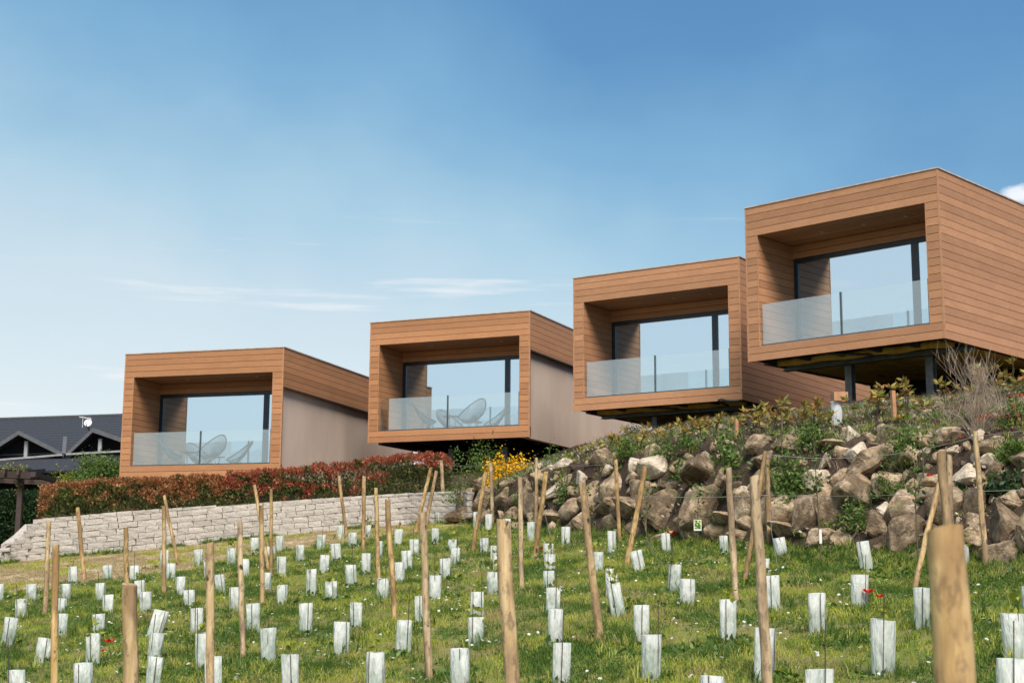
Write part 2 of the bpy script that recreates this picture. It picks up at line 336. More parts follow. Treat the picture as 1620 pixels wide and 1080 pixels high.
field=sub('field',F_field,MT['field']); track=sub('track',F_track,MT['track']); bank=sub('soil_bank',F_bank,MT['soil']); farg=sub('distant_ground',F_far,MT['far'])
TB=BVHTree.FromPolygons([Vector(v) for v in Varr],F_field+F_track+F_bank+F_far)
FB=BVHTree.FromPolygons([Vector(v) for v in Varr],F_field+F_track)
def hit(x,y,bv=None):
    r=(bv or TB).ray_cast(Vector((0,0,0)),ray(x,y).normalized()); return r[0]
def drop(x,y): 
    r=TB.ray_cast(Vector((x,y,60)),Vector((0,0,-1))); return r[0].z if r[0] else plane_z(x,y)
# the land around and behind the viewpoint, meeting the field sheet along its sides
mb=MB(); lc,rc=cols[0],cols[-1]
def wing(c,sgn):
    n=14; b=len(mb.V); base=math.atan2(c[20][0],c[20][1])
    for i in range(n+1):
        th=base+(sgn*math.pi-base)*(i/n)
        for p in c:
            r=math.hypot(p[0],p[1]); x,y=r*math.sin(th),r*math.cos(th)
            zp=plane_z(x,y) if r<40 else plane_z(x*40/r,y*40/r)
            w=max(0,1-i/(n*.35)); mb.V.append(Vector((x,y,p[2]*w+zp*(1-w))))
    for i in range(n):
        for j in range(NR-1):
            a=b+i*NR+j; f=(a,a+NR,a+NR+1,a+1); mb.F.append(list(f if sgn>0 else f[::-1]))
wing(lc,-1); wing(rc,1)
b=len(mb.V); mb.V.append(Vector((0,0,-2.13))); 
near=[b]; 
ring=[]
tag(mb.build('surrounding_ground',MT['far'],smooth=True),kind='structure')
mb=MB(); ths=[i*math.pi/18 for i in range(36)]
mb.V.append(Vector((0,0,-2.14)))
for th in ths: mb.V.append(Vector((1.6*math.sin(th),1.6*math.cos(th),plane_z(1.6*math.sin(th),1.6*math.cos(th))-.012)))
for i in range(36): mb.F.append([0,1+(i+1)%36,1+i])
tag(mb.build('near_ground',MT['far']),kind='structure')

# ---------------- cabins ----------------
H=3.6; ROW=H/21
CAB=[(-6.42868231,39.93992894,6.52905473,16.925,5.083,10.5,'plaster'),(.50841695,40.1492717,7.66114602,23.972,5.196,11,'plaster'),(5.68526651,35.11989047,8.1106183,33.959,4.872,11,'boards'),(8.87640692,28.97549679,8.61255285,44.112,4.854,11,'boards')]
CLAB=['lowest timber framed cabin behind the photinia hedge, with wicker chairs and beige plaster side','timber framed cabin above yellow flowers, two cord chairs and table on its balcony','timber clad cabin third from left with empty glass balcony and bent pipe below','highest and largest timber clad cabin at right edge, raised on grey steel columns']
_bm={}
def board(parent,x0,x1,y0,y1,z0,z1,mat='board',name='board'):
    # long axis along local x of the piece
    dx,dy,dz=x1-x0,y1-y0,z1-z0; rot=0
    if dy>dx: lx,ly,rot=dy,dx,math.pi/2
    else: lx,ly=dx,dy
    k=(round(lx,3),round(ly,3),round(dz,3),mat)
    if k not in _bm:
        m=MB().box(-lx/2,lx/2,-ly/2,ly/2,-dz/2,dz/2); _bm[k]=mesh(m.V,m.F,False,name); _bm[k].materials.append(MT[mat])
    return obj(name,_bm[k],None,parent,((x0+x1)/2,(y0+y1)/2,(z0+z1)/2),(0,0,rot))
def fbox(parent,name,mat,*b): return MB().box(*b).build(name,MT[mat],parent)
CABO=[]; JL=.317; DEP=1.5; G=.011; T=.02
def pxlocal(ci,px,py,yl):   # where the pixel ray meets the plane y=yl of a cabin
    x,y,z,yaw,Wd,Ln,kind=CAB[ci]; ya=math.radians(yaw); ex=Vector((math.cos(ya),-math.sin(ya),0)); ey=Vector((math.sin(ya),math.cos(ya),0)); o=Vector((x,y,z-H))
    r=ray(px,py); t=(yl+ey.dot(o))/ey.dot(r); p=r*t-o; return p.dot(ex),p.z
for ci,(cx,cy,cz,yaw,Wd,Ln,kind) in enumerate(CAB):
    bm='board_warm' if ci<2 else 'board'
    e=thing('cabin',CLAB[ci],'cabin',(cx,cy,cz-H),-math.radians(yaw),'timber framed cabins on the slope'); CABO.append(e)
    zo,z1=2*ROW,17*ROW; xl,xr=-Wd+JL,-JL
    # carcass
    fr=MB(); c=.028
    fr.box(-Wd+c,-c,c,.6,z1+c+.001,H-c); fr.box(-Wd+c,-c,c,.16,c,zo-c-.001); fr.box(-Wd+c,xl-c,c,.6,zo-c,z1+c); pl_=kind=='plaster'; fr.box(xr+c,-c,c,.06,zo-c,z1+c); fr.box(xr+c,-.30 if pl_ else -c,.06,.6,zo-c,z1+c)
    fr.box(-Wd+c,xl-c,.6,DEP+.2,.20,H-.25); pl_ or fr.box(xr+c,-c,.6,DEP+.2,.20,H-.25)
    fr.build('front_frame',MT['backing'],e)
    # face boards
    for r in range(21):
        a,b=r*ROW+G/2,(r+1)*ROW-G/2
        if r<2 or r>=17: board(e,-Wd+.03,-.03,0,T,a,b,bm)
        else:
            board(e,-Wd+.03,xl-.012,0,T,a,b,bm); board(e,xr+.012,-.03,0,T,a,b,bm)
    # corner trims and opening edge trims
    for a_,b_ in ((-.03,.004),(-Wd-.004,-Wd+.03)): fbox(e,'corner_trim','trim',a_,b_,-.004,.03,0,H)
    for a_,b_ in ((xl-.010,xl+.006),(xr-.006,xr+.010)): fbox(e,'opening_trim','trim',a_,b_,-.006,.02,zo-.012,z1+.006)
    # reveal boards (left and right inside faces)
    for r in range(2,17):
        a,b=r*ROW+G/2,(r+1)*ROW-G/2
        board(e,xl-.02,xl,.022,DEP,a,b,bm); board(e,xr,xr+.02,.022,DEP,a,b,bm)
    # soffit
    for k in range(9):
        y0=.022+k*(DEP-.022)/9; board(e,xl,xr,y0+.006,y0+(DEP-.022)/9-.006,z1+.006,z1+.024,bm,'soffit_board')
    for q in (.3,.55,.8):
        m=MB(); m.tube([(xl+(xr-xl)*q,DEP*.5,z1+.006),(xl+(xr-xl)*q,DEP*.5,z1-.012)],.05,12); m.build('downlight',MT['coping'],e)
    # floor, walls, roof
    fbox(e,'balcony_floor','tile',xl,xr,.05,DEP,zo-.05,zo-.004)
    rb=MB().box(-Wd+.03,-.03,.6,Ln,H-.25,H-.03); rb.build('roof',MT['roof'],e)
    cp_=MB().box(-Wd-.02,.02,-.018,.10,H+.001,H+.028).box(-.08,.02,.10,Ln,H+.001,H+.028).box(-Wd-.02,-Wd+.08,.10,Ln,H+.001,H+.028); cp_.build('roof_flashing',MT['coping'],e)
    fbox(e,'side_wall','backing',-Wd+.02,-Wd+.15,.6,Ln,0.0,H-.25)
    fbox(e,'rear_wall','plaster',-Wd+.15,-.15,Ln-.15,Ln,0.02,H-.25)
    # header boards above window
    hz=z1-2*ROW*.92
    for k in range(2): board(e,xl,xr,DEP-.02,DEP,hz+k*ROW*.92+.006,hz+(k+1)*ROW*.92-.006,bm)
    # window
    wf=MB(); f=.07; x0,x1=xl+.03,xr; zb,zt=zo,hz; m1=pxlocal(ci,(421,803,1132,1450)[ci],(660,610,560,460)[ci],DEP+.05)[0]
    y0,y1=DEP+.01,DEP+.10
    wf.box(x0,x1,y0,y1,zt-.10,zt).box(x0,x1,y0,y1,zb,zb+.05).box(x0,x0+f,y0,y1,zb+.05,zt-.10).box(m1-.075,m1+.075,y0,y1,zb+.05,zt-.10).box(x1-.05,x1,y0,y1,zb+.05,zt-.10)
    w=wf.build('window_frame',MT['frame'],e)
    MB().box(x0+f,m1-.075,y0+.045,y0+.055,zb+.05,zt-.10).build('pane',MT['glass'],w)
    MB().box(m1+.075,x1-.05,y0+.045,y0+.055,zb+.05,zt-.10).build('pane',MT['glass'],w)
    MB().box(xl-.0,xl+.03,DEP,DEP+.12,zo,z1).build('window_jamb',MT['frame'],e)
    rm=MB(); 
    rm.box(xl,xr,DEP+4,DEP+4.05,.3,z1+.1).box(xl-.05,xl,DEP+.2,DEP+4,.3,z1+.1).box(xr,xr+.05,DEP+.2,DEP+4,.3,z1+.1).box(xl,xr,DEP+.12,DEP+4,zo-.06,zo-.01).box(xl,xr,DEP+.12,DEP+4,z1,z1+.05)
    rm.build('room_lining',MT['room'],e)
    # right side
    if kind=='boards':
        fbox(e,'side_wall','backing',-.15,-.024,.6,Ln,0.0,H-.25)
        fbox(e,'side_backing','backing',-.06,-.024,.03,Ln,0.01,H-.03)
        for r in range(21): board(e,-.022,-.002,.032,Ln-.01,r*ROW+G/2,(r+1)*ROW-G/2,bm)
    else:
        zs=H-6.5*ROW
        fbox(e,'side_backing','backing',-.06,-.024,.03,Ln,zs+.05,H-.03)
        for r in range(6): board(e,-.022,-.002,.032,Ln-.01,H-(r+1)*ROW+G/2,H-r*ROW-G/2,bm)
        board(e,-.022,-.002,.032,Ln-.01,zs+G/2+.02,H-6*ROW-G/2,bm)
        fbox(e,'drip_edge','drip',-.05,.008,.032,Ln-.01,zs-.02,zs+.018)
        fbox(e,'plaster_wall','plaster',-.30,-.12,.05,Ln,.0,zs-.005)
        fbox(e,'corner_trim','backing',-.118,-.002,.03,.06,0,zs-.025)
    # balustrade
    bl=MB().box(xl+.03,xr-.03,.05,.10,zo-.004,zo+.03); bs=bl.build('balustrade',MT['chrome'],e)
    xm=(xl+xr)/2-.02
    ps=[(xl+.05,xm-.02),(xm+.02,xr-.05)]
    for a,b in ps: MB().box(a,b,.07,.082,zo+.03,zo+.96).build('glass_pane',MT['bglass'],bs)
    for xx in (xm,xr-.035): MB().box(xx-.018,xx+.018,.06,.11,zo+.03,zo+.97).build('balustrade_post',MT['chrome'],bs)
    # underside
    ub=MB()
    if ci>=2:
        for k in range(6):
            x=-Wd+.12+k*(Wd-.30)/5; MB().box(x-.05,x+.05,.17,Ln-.3,.03,.19).build('floor_joist',MT['steel_dark'],e)
        MB().box(-Wd+.1,-.1,1.30,1.41,-.06,.028).build('cross_beam',MT['steel'],e)
        MB().box(-Wd+.1,-.1,1.25,1.46,-.078,-.061).build('beam_flange',MT['steel'],e)
        d=Vector((-Wd+1.9,.18,.01)); MB().tube([d,d+Vector((.8,.85,0))],.028,4).build('brace',MT['steel'],e)
        fo=MB(); nx,ny=14,24
        for i in range(nx+1):
            for j in range(ny+1):
                x=-Wd+.08+(Wd-.16)*i/nx; y=1.42+(Ln-1.7)*j/ny
                fo.V.append(Vector((x,y,.02+.05*noise.noise(Vector((x*2,y*2,ci))))))
        for i in range(nx):
            for j in range(ny): a=i*(ny+1)+j; fo.F.append([a,a+1,a+ny+2,a+ny+1])
        fo.build('foam_insulation',MT['foam'],e,True)
        MB().tube([(-Wd+.12+q*.2,1.0+.02*math.sin(q*1.3),.07+.015*math.cos(q)) for q in range(int((Wd-.2)/.2))],.085,8).build('insulated_pipe',MT['foam'],e,True)
        fbox(e,'underside_panel','steel_dark',-Wd+.06,-.06,.17,Ln-.1,.192,.24)
        cols_=[(1345,600),(1473,590)] if ci==3 else [(1037,665),(1140,655)]
        for (px,py) in cols_:
            for yl in (1.6,):
                x,_=pxlocal(ci,px,py,yl); wpos=e.matrix_basis@Vector((x,yl,0)); g=drop(wpos.x,wpos.y)-(cz-H)-.2; s_=.085 if ci==3 else .075
                m=MB().box(x-s_,x+s_,yl-s_,yl-s_+.02,g,-.0).box(x-s_,x+s_,yl+s_-.02,yl+s_,g,-.0).box(x-.012,x+.012,yl-s_+.02,yl+s_-.02,g,-.0).box(x-s_,x-s_+.006,yl-s_+.02,yl+s_-.02,g,-.0)
                m.build('steel_column',MT['steel'],e)
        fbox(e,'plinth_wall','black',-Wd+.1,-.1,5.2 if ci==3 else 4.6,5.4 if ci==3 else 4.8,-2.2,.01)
    else:
        for k in range(5):
            x=-Wd+.25+k*(Wd-.7)/4; MB().box(x-.05,x+.05,.17,Ln-.3,.03,.19).build('floor_joist',MT['steel_dark'],e)
        fbox(e,'underside_panel','steel_dark',-Wd+.06,-.31,.17,Ln-.1,.192,.24)
        for px in ((715,800) if ci==1 else (300,400)):
            x,_=pxlocal(ci,px,700,1.6); wpos=e.matrix_basis@Vector((x,1.6,0)); g=drop(wpos.x,wpos.y)-(cz-H)-.2
            MB().box(x-.08,x+.08,1.52,1.68,g,-.09).build('steel_column',MT['steel'],e)
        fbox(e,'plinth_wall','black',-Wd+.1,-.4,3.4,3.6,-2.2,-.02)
# bent pipe below the third cabin
e=CABO[2]; m=MB().tube([(-.62,.5,-.05),(-.62,.02,-.02),(-.60,-.08,.02),(-.52,-.10,.03),(-.3,-.06,-.02),(-.05,-.04,-.03)],.028,8); m.build('bent_pipe',MT['steel_dark'],e,True)
# ---- chairs and tables on two balconies
def chair(loc,rz,label):
    t=thing('lounge_chair',label,'chair',loc,rz,'cord lounge chairs on the balconies')
    # pear shaped ring (backrest tip high, seat front low), facing local -x
    ring=[];inner=[]
    for k in range(36):
        a=2*math.pi*k/36; u=math.cos(a); v=math.sin(a)*(.40 if True else 1)
        s=.47*u; wv=.43*math.sin(a)*(1-.18*u)
        ring.append(Vector((.10+s*.80,wv,.56+s*.62-.0+.05*math.cos(2*a))))
        inner.append(Vector((.02+.085*u*.7,.10*math.sin(a),.245+.03*u)))
    m=MB().tube(ring+[ring[0]],.019,6,False); m.build('ring_frame',MT['chair'],t,True)
    cd=MB()
    for k in range(36):
        a,b=ring[k],inner[k]; mid=(a+b)*.5+Vector((0,0,-.05))+(a-b).normalized()*.0
        cd.tube([a,mid,b],.010,3,False)
    cd.tube(inner+[inner[0]],.008,5,False); cd.build('cord_seat',MT['chair'],t)
    for p in ((-.28,.27),(-.28,-.27),(.30,0)):
        MB().tube([(p[0]*.35,p[1]*.5,.33),(p[0],p[1],0)],.009,5).build('leg',MT['chair'],t)
    MB().tube([(-.28,.27,.005),(-.28,-.27,.005)],.009,5).build('foot_bar',MT['chair'],t)
def ctable(loc,label):
    t=thing('side_table',label,'table',loc,0,'round balcony tables')
    MB().tube([(0,0,.43),(0,0,.445)],.25,24).build('tabletop',MT['chair'],t)
    for k in range(3):
        a=k*2.1+.3; MB().tube([(.2*math.cos(a),.2*math.sin(a),.43),(.12*math.cos(a),.12*math.sin(a),.2),(.22*math.cos(a),.22*math.sin(a),0)],.009,5).build('leg',MT['chair'],t)
for ci,px,fl,lab in ((1,672,1,'left cord lounge chair on the balcony above the yellow flowers'),(1,741,0,'right cord lounge chair on the balcony above the yellow flowers'),(0,272,1,'left cord lounge chair, dim behind glass of the lowest cabin'),(0,331,0,'right cord lounge chair, open pear shape, on the lowest cabin balcony')):
    x,_=pxlocal(ci,px,660,.62); ya=math.radians(CAB[ci][3]); w=CABO[ci].matrix_basis@Vector((x,.75,2*ROW-.004)); chair(w,(-ya if not fl else math.pi-ya)+(.35 if fl else -.30),lab)
for ci,px,lab in ((1,712,'round side table between two chairs above the yellow flowers'),(0,301,'round side table beside the chairs of the lowest cabin')):
    x,_=pxlocal(ci,px,660,.7); ctable(CABO[ci].matrix_basis@Vector((x,.75,2*ROW-.004)),lab)

# ---------------- left: dark roofed building ----------------
e=thing('slate_roof_building','dark slate roofed building with twin gables left of the lowest cabin','building',tuple(at(40,760,58)))
e_inv=Vector(e.location)
def L_(v): return Vector(v)-e_inv
def pt(x,y,Y): return L_(at(x,y,Y))
r1,r2=pt(-260,672,66),pt(330,652.5,66); e1,e2=pt(-260,726,57.5),pt(330,707,57.5)
# roof as slate courses
def lerp(a,b,t): return a+(b-a)*t
NC=14
for k in range(NC):
    a,b=lerp(e1,r1,k/NC),lerp(e2,r2,k/NC); c,d=lerp(e2,r2,(k+1.04)/NC),lerp(e1,r1,(k+1.04)/NC); up=Vector((0,-.0,.009))
    MB().slab(a+up*2.2,b+up*2.2,c+up*.5,d+up*.5,.03).build('slate_course',MT['slate'],e)
MB().tube([r1,r2],.10,6).build('ridge',MT['slate2'],e)
f1,f2=pt(-260,752,53),pt(330,738,53); g1,g2=pt(-260,728,57.3),pt(330,709.5,57.3)
MB().slab(f1,f2,g2,g1,.08).build('verandah_roof',MT['slate2'],e)
MB().box(-9,9,-1.2,-1.0,-4,.55).build('wall',MT['black'],e)
MB().slab(pt(-260,727,56.6),pt(330,708,56.6),pt(330,711,56.6),pt(-260,730,56.6),.15).build('eave_beam',MT['barge'],e)
for (ax,ay,lx,ly,rx,ry) in ((31,681,-45,729,103,717),(148,677,106,716.5,240,709)):
    Yf=55.8; A,Lp,Rp=pt(ax,ay,Yf),pt(lx,ly,Yf),pt(rx,ry,Yf); back=Vector((0,5.5,0)); Ab=A+Vector((0,7.5,0)); 
    MB().slab(Lp,A,Ab,Lp+back*.25,.08).build('gable_roof',MT['slate'],e); MB().slab(A,Rp,Rp+back*.25,Ab,.08).build('gable_roof',MT['slate'],e)
    for P in (Lp,Rp):
        d=(P-A); o_=Vector((0,-.06,0)); dn=Vector((0,0,-.17)); MB().slab(A+o_,P+o_,P+o_+dn,A+o_+dn,.05 if P is Rp else -.05).build('barge_board',MT['barge'],e)
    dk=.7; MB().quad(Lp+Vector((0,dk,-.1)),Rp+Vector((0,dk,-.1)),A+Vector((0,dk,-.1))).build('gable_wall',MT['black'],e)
    m_=lerp(Lp,Rp,(A.x+.25-Lp.x)/(Rp.x-Lp.x))
    MB().box(m_.x-.065,m_.x+.065,A.y+.1,A.y+.25,m_.z-.05,A.z-.4).build('king_post',MT['whitewood'],e)
    MB().slab(Lp+Vector((0,-.03,-.09)),Rp+Vector((0,-.03,-.09)),Rp+Vector((0,-.03,-.02)),Lp+Vector((0,-.03,-.02)),-.12).build('tie_beam',MT['whitewood'],e)
MB().slab(pt(98,716,55.6),pt(104,717,55.6),pt(106,690,57),pt(100,690,57),.05).build('valley_flashing',MT['barge'],e)
dd=at(141,669,58)
t=thing('satellite_dish','round white satellite dish on the dark slate roof','satellite dish',tuple(dd))
m=MB(); n=20
for ri,rr in enumerate((.0,.07,.12,.155)):
    for k in range(n): a=2*math.pi*k/n; m.V.append(Vector((rr*math.cos(a),-.15+rr*rr*-.6+.05*math.sin(a),rr*math.sin(a))))
for ri in range(3):
    for k in range(n): k2=(k+1)%n; m.F.append([ri*n+k,ri*n+k2,(ri+1)*n+k2,(ri+1)*n+k])
m.build('dish',MT['white_metal'],t,True); MB().tube([(0,-.1,-.05),(0,.1,-.4)],.03,6).build('mount',MT['barge'],t); MB().tube([(0,-.2,-.25),(0,-.5,0)],.015,5).build('feed_arm',MT['barge'],t)
aa=at(131,664,58); t=thing('antenna','small white roof antenna left of the satellite dish','antenna',tuple(aa))
m=MB().tube([(0,0,-.3),(0,0,.15)],.012,5).tube([(-.15,0,.12),(.35,0,.04)],.018,5)
for k in range(4): m.tube([(-.1+k*.12,-.12,.1),(-.1+k*.12,.12,.1)],.008,4)
m.build('mast',MT['white_metal'],t)
# pergola
pb=at(33,872,40); t=thing('pergola','dark timber pergola with vine left of the hedge','pergola',tuple(pb)); P0=Vector(pb)
def pp(x,y,Y): return at(x,y,Y)-P0
def beam(name,a,b,w=.10,h=.12): 
    a,b=Vector(a),Vector(b); d=(b-a).normalized(); s=d.cross(Vector((0,0,1))).normalized()*w; up=Vector((0,0,h))
    m=MB(); b0=len(m.V); m.V=[a-s-up,a+s-up,a+s+up,a-s+up,b-s-up,b+s-up,b+s+up,b-s+up]
    m.F=[[0,1,2,3],[7,6,5,4],[0,4,5,1],[1,5,6,2],[2,6,7,3],[3,7,4,0]]; m.build(name,MT['darkwood'],t)
beam('beam',pp(-180,744,41),pp(56,752,39.6),.07,.09); beam('beam',pp(-180,752,41.5),pp(92,764,43),.07,.07); beam('beam',pp(52,750,39.5),pp(112,766,46),.07,.07)
for k,(x,y) in enumerate(((-60,744),(-35,746),(-10,746),(14,747),(36,748))): beam('rafter',pp(x-8,y-1,39.4),pp(x+34,y-4,46),.035,.06)
beam('rafter',pp(20,731,40),pp(32,741,40),.03,.03)
gz=drop(pb.x,pb.y)-P0.z-.2
for x in (34,-70):
    a=pp(x,752,40); MB().box(a.x-.07,a.x+.07,a.y-.07,a.y+.07,gz,a.z-.1).build('post',MT['darkwood'],t)
# ---------------- stone wall ----------------
t=thing('stone_wall','low granite block retaining wall below the photinia hedge','wall',(0,0,0))
def wall_pt(X):
    Db=base_D(X); v=ray(X,885); s=v.x/v.y; zb=plane_z(s*Db,Db); u=ray(X,ip(X,[-40,0,20,40,52,54,200,400,540,640,735,748],[889,868,854,838,824,821,808,795,786,780,776,776])); return Vector((s*Db,Db,zb)),u.z/u.y*(Db+.05)
wp=[wall_pt(X) for X in range(-40,746,6)]
# arc length param
acc=[0]
for a,b in zip(wp,wp[1:]): acc.append(acc[-1]+(b[0]-a[0]).length)
def wat(s):
    s=min(max(s,0),acc[-1]-1e-4); i=max(0,min(len(acc)-2,int(np.searchsorted(acc,s)-1))); f=(s-acc[i])/(acc[i+1]-acc[i]); return lerp(wp[i][0],wp[i+1][0],f),wp[i][1]*(1-f)+wp[i+1][1]*f
m=MB()
for i in range(0,len(wp)-1,3):
    j=min(i+3,len(wp)-1); (a,za),(b_,zb_)=wp[i],wp[j]; m.slab((a.x,a.y+.03,a.z-.3),(b_.x,b_.y+.03,b_.z-.3),(b_.x,b_.y+.03,zb_-.03),(a.x,a.y+.03,za-.03),.45)
m.build('wall_core',MT['mortar'],t)
bmeshes=[]
for q in range(10):
    bb=bmesh.new(); bmesh.ops.create_cube(bb,size=1); bmesh.ops.subdivide_edges(bb,edges=bb.edges,cuts=1,use_grid_fill=True)
    for v in bb.verts:
        v.co.x+=random.uniform(-.03,.03); v.co.z+=random.uniform(-.05,.05); v.co.y+=random.uniform(-.06,.05)-.06*(abs(v.co.x)<.2 and abs(v.co.z)<.2)
    me=bpy.data.meshes.new('stone'); bb.to_mesh(me); bb.free(); me.materials.append(MT['wallstone']); bmeshes.append(me)
cnt=0; hC=.145
s=0.05; rows=11
for rw in range(-2,rows):
    s=random.uniform(0,.2)
    while s<acc[-1]-.1:
        ln=random.uniform(.22,.46); c,zt=wat(s+ln/2); z0=c.z+rw*hC+ (0)
        zl=c.z+.02*rw
        top=min(z0+hC,zt)
        if rw>=0 and top-z0>.055 and cnt<297:
            hh=top-z0; a,_=wat(s); b_,_=wat(s+ln); ang=math.atan2(b_.y-a.y,b_.x-a.x); tl=math.atan2(b_.z-a.z,math.hypot(b_.x-a.x,b_.y-a.y))
            o=obj('stone',random.choice(bmeshes),None,t,(c.x,c.y+.0,z0+hh/2),(0,-tl,ang),(ln-.012,.13,hh-.010)); cnt+=1
        s+=ln
print('stones',cnt)
# ---------------- boulder wall ----------------
rt=thing('boulder_wall','steep retaining wall of large rough granite boulders below the two right cabins','boulder wall',(0,0,0))
def rock_mesh(seed,big):
    r=random.Random(seed); bb=bmesh.new()
    for k in range(13): 
        v=Vector((r.gauss(0,1),r.gauss(0,1),r.gauss(0,1))).normalized(); v=Vector((v.x,v.y,v.z))*r.uniform(.8,1.12)
        bb.verts.new(v)
    res=bmesh.ops.convex_hull(bb,input=bb.verts); bmesh.ops.delete(bb,geom=[g for g in res['geom_interior'] if isinstance(g,bmesh.types.BMVert)],context='VERTS')
    bmesh.ops.bevel(bb,geom=list(bb.edges),offset=.10,segments=1,affect='EDGES')
    bmesh.ops.triangulate(bb,faces=bb.faces)
    bmesh.ops.subdivide_edges(bb,edges=[e for e in bb.edges if e.calc_length()>.22],cuts=2,use_grid_fill=True)
    bmesh.ops.triangulate(bb,faces=bb.faces)
    for v in bb.verts:
        p=v.co+Vector((seed*3.1,0,0)); v.co*=1+.14*noise.noise(p*1.6)+.10*noise.noise(p*3.7)+.06*noise.noise(p*8)
    # normalise to unit half extents
    mx=[max(abs(v.co[i]) for v in bb.verts) for i in range(3)]
    for v in bb.verts: v.co=Vector([v.co[i]/mx[i] for i in range(3)])
    me=bpy.data.meshes.new('boulder'); bb.to_mesh(me); bb.free(); me.materials.append(MT['rock']); me.shade_smooth(); me.set_sharp_from_angle(angle=math.radians(32)); return me
RM=[rock_mesh(k,1) for k in range(12)]
RMP=[]
for k in range(4): q=RM[k].copy(); q.materials.clear(); q.materials.append(MT['pale_rock']); RMP.append(q)
RK=[(1115,725,46,32,0,1),(1112,750,64,44,0,0),(1037,742,46,40,20,1),(1005,736,34,22,-20,1),(967,774,30,38,0,0),(997,803,44,58,0,0),(1060,800,68,72,10,0),(1117,808,58,70,8,0),(1138,780,50,28,0,0),(1092,838,56,46,24,0),(1020,836,40,40,0,0),(1144,758,30,30,0,0),(1177,799,38,44,0,0),(1180,832,26,24,0,0),(1170,848,38,18,0,0),(1230,757,44,54,0,0),(1233,808,58,58,0,0),(1246,838,46,38,0,0),(1286,757,36,46,0,1),(1282,817,40,62,0,0),(1306,730,46,50,30,1),(1353,722,28,34,0,1),(1378,734,76,46,-35,0),(1404,766,54,46,-30,0),(1459,756,36,30,0,1),(1352,790,68,58,0,0),(1313,806,52,62,0,0),(1388,833,54,80,0,0),(1422,808,40,52,0,0),(1397,812,20,26,0,1),(1443,804,20,20,0,1),(1441,848,54,58,-10,0),(1540,792,76,68,10,0),(1595,798,40,32,0,0),(1535,850,46,48,0,0),(1592,835,58,64,0,0),(1583,879,60,36,0,0),(1530,758,42,30,-20,1),(1563,727,32,26,0,1),(1618,782,26,32,0,0),(1492,800,44,60,0,0),(1490,850,46,44,0,0),(745,779,30,26,0,0),(768,792,26,40,0,0),(794,814,22,26,0,0),(797,791,24,28,0,0),(812,814,26,30,0,0),(835,777,28,26,0,0),(840,799,26,36,0,0),(857,761,32,26,0,0),(882,773,40,22,-25,1),(908,778,38,32,0,0),(903,808,30,30,0,0),(875,818,28,38,0,0),(942,771,34,30,0,0),(964,742,28,20,0,1),(962,830,60,42,-15,0),(914,834,32,36,0,0),(732,814,42,28,0,0),(718,824,26,20,0,0),(846,822,22,22,0,0),(930,800,30,34,0,0),(1205,770,34,40,0,0),(1200,812,30,36,0,0),(1330,760,34,30,0,0),(1150,820,36,34,0,0),(1344,842,44,44,0,0),(1303,852,40,30,0,0),(1210,848,34,28,0,0),(1620,730,40,30,0,0),(1480,762,34,26,0,0),(772,818,26,20,0,0),(820,836,26,18,0,0),(870,744,22,16,0,1),(1640,850,60,60,0,0),(1660,790,60,60,0,0)]
def add_rock(x,y,w,h,rot,pale,k,push=-.22):
    p=hit(x,y)
    if p is None or p.y>37: return
    m=p.y/FPX; rw,rh=w/2*m*1.56,h/2*m*1.5; rd=(rw+rh)/2*.95
    q=p*(1+(rd*push)/p.length)
    o=obj('boulder',(RMP if pale else RM)[k%(4 if pale else 12)],None,rt,q,(random.uniform(-.25,.25),-math.radians(rot)*-1 if rot else random.uniform(-.2,.2),random.uniform(-.5,.5)),(rw,rd,rh)); return o
for k,r_ in enumerate(RK): add_rock(*r_,k+4)
occ=[(r_[0],r_[1],(r_[2]+r_[3])/4) for r_ in RK]; rr=random.Random(5); nf=0
for tr in range(9000):
    X=rr.uniform(722,1900); yb,yt=ip(X,TX,BY),ip(X,TX,TY); Y=rr.uniform(yt-4,yb-4); R_=rr.choice([7,9,11,14,17] if X>900 else [6,8,10,12])
    if all((X-a)**2+(Y-b)**2>(R_+c*.82)**2*.62 for a,b,c in occ):
        occ.append((X,Y,R_)); add_rock(X,Y,R_*2.2*rr.uniform(.9,1.25),R_*2.1,0,rr.random()<.12,rr.randrange(12),-.05); nf+=1
        if nf>190: break
print('fill rocks',nf)
# ---------------- leaf builders ----------------
def leaf_arrays(P,size,asp=2.2,up=0.,fold=False,dirs=None):
    n=len(P); P=np.asarray(P,float); sz=np.broadcast_to(size,(n,))*rng.uniform(.65,1.25,n)
    d=rng.normal(size=(n,3)) if dirs is None else np.asarray(dirs)+rng.normal(size=(n,3))*.35
    d[:,2]+=up; d/=np.linalg.norm(d,axis=1)[:,None]+1e-9
    r=rng.normal(size=(n,3)); s=np.cross(d,r); s/=np.linalg.norm(s,axis=1)[:,None]+1e-9
    L_=sz[:,None]; a=P; c=P+d*L_; nrm=np.cross(d,s); b=P+d*L_*.45+s*L_/asp/1.0*.5+nrm*L_*.06; e=P+d*L_*.45-s*L_/asp*.5+nrm*L_*.06
    return np.stack([a,b,c,e],1).reshape(-1,3)
def quads_mesh(name,V,n=4):
    m=len(V)//n; me=bpy.data.meshes.new(name); me.vertices.add(len(V)); me.vertices.foreach_set('co',np.asarray(V,dtype=np.float32).ravel())
    me.loops.add(len(V)); me.loops.foreach_set('vertex_index',np.arange(len(V),dtype=np.int32)); me.polygons.add(m); me.polygons.foreach_set('loop_start',np.arange(0,len(V),n,dtype=np.int32))
    at_=me.attributes.new('rnd','FLOAT','FACE'); at_.data.foreach_set('value',rng.random(m).astype(np.float32)); me.update(); return me
def leaves(name,P,size,mat,parent=None,loc=None,**k):
    return obj(name,quads_mesh(name,leaf_arrays(P,size,**k)),MT[mat] if isinstance(mat,str) else mat,parent,loc)
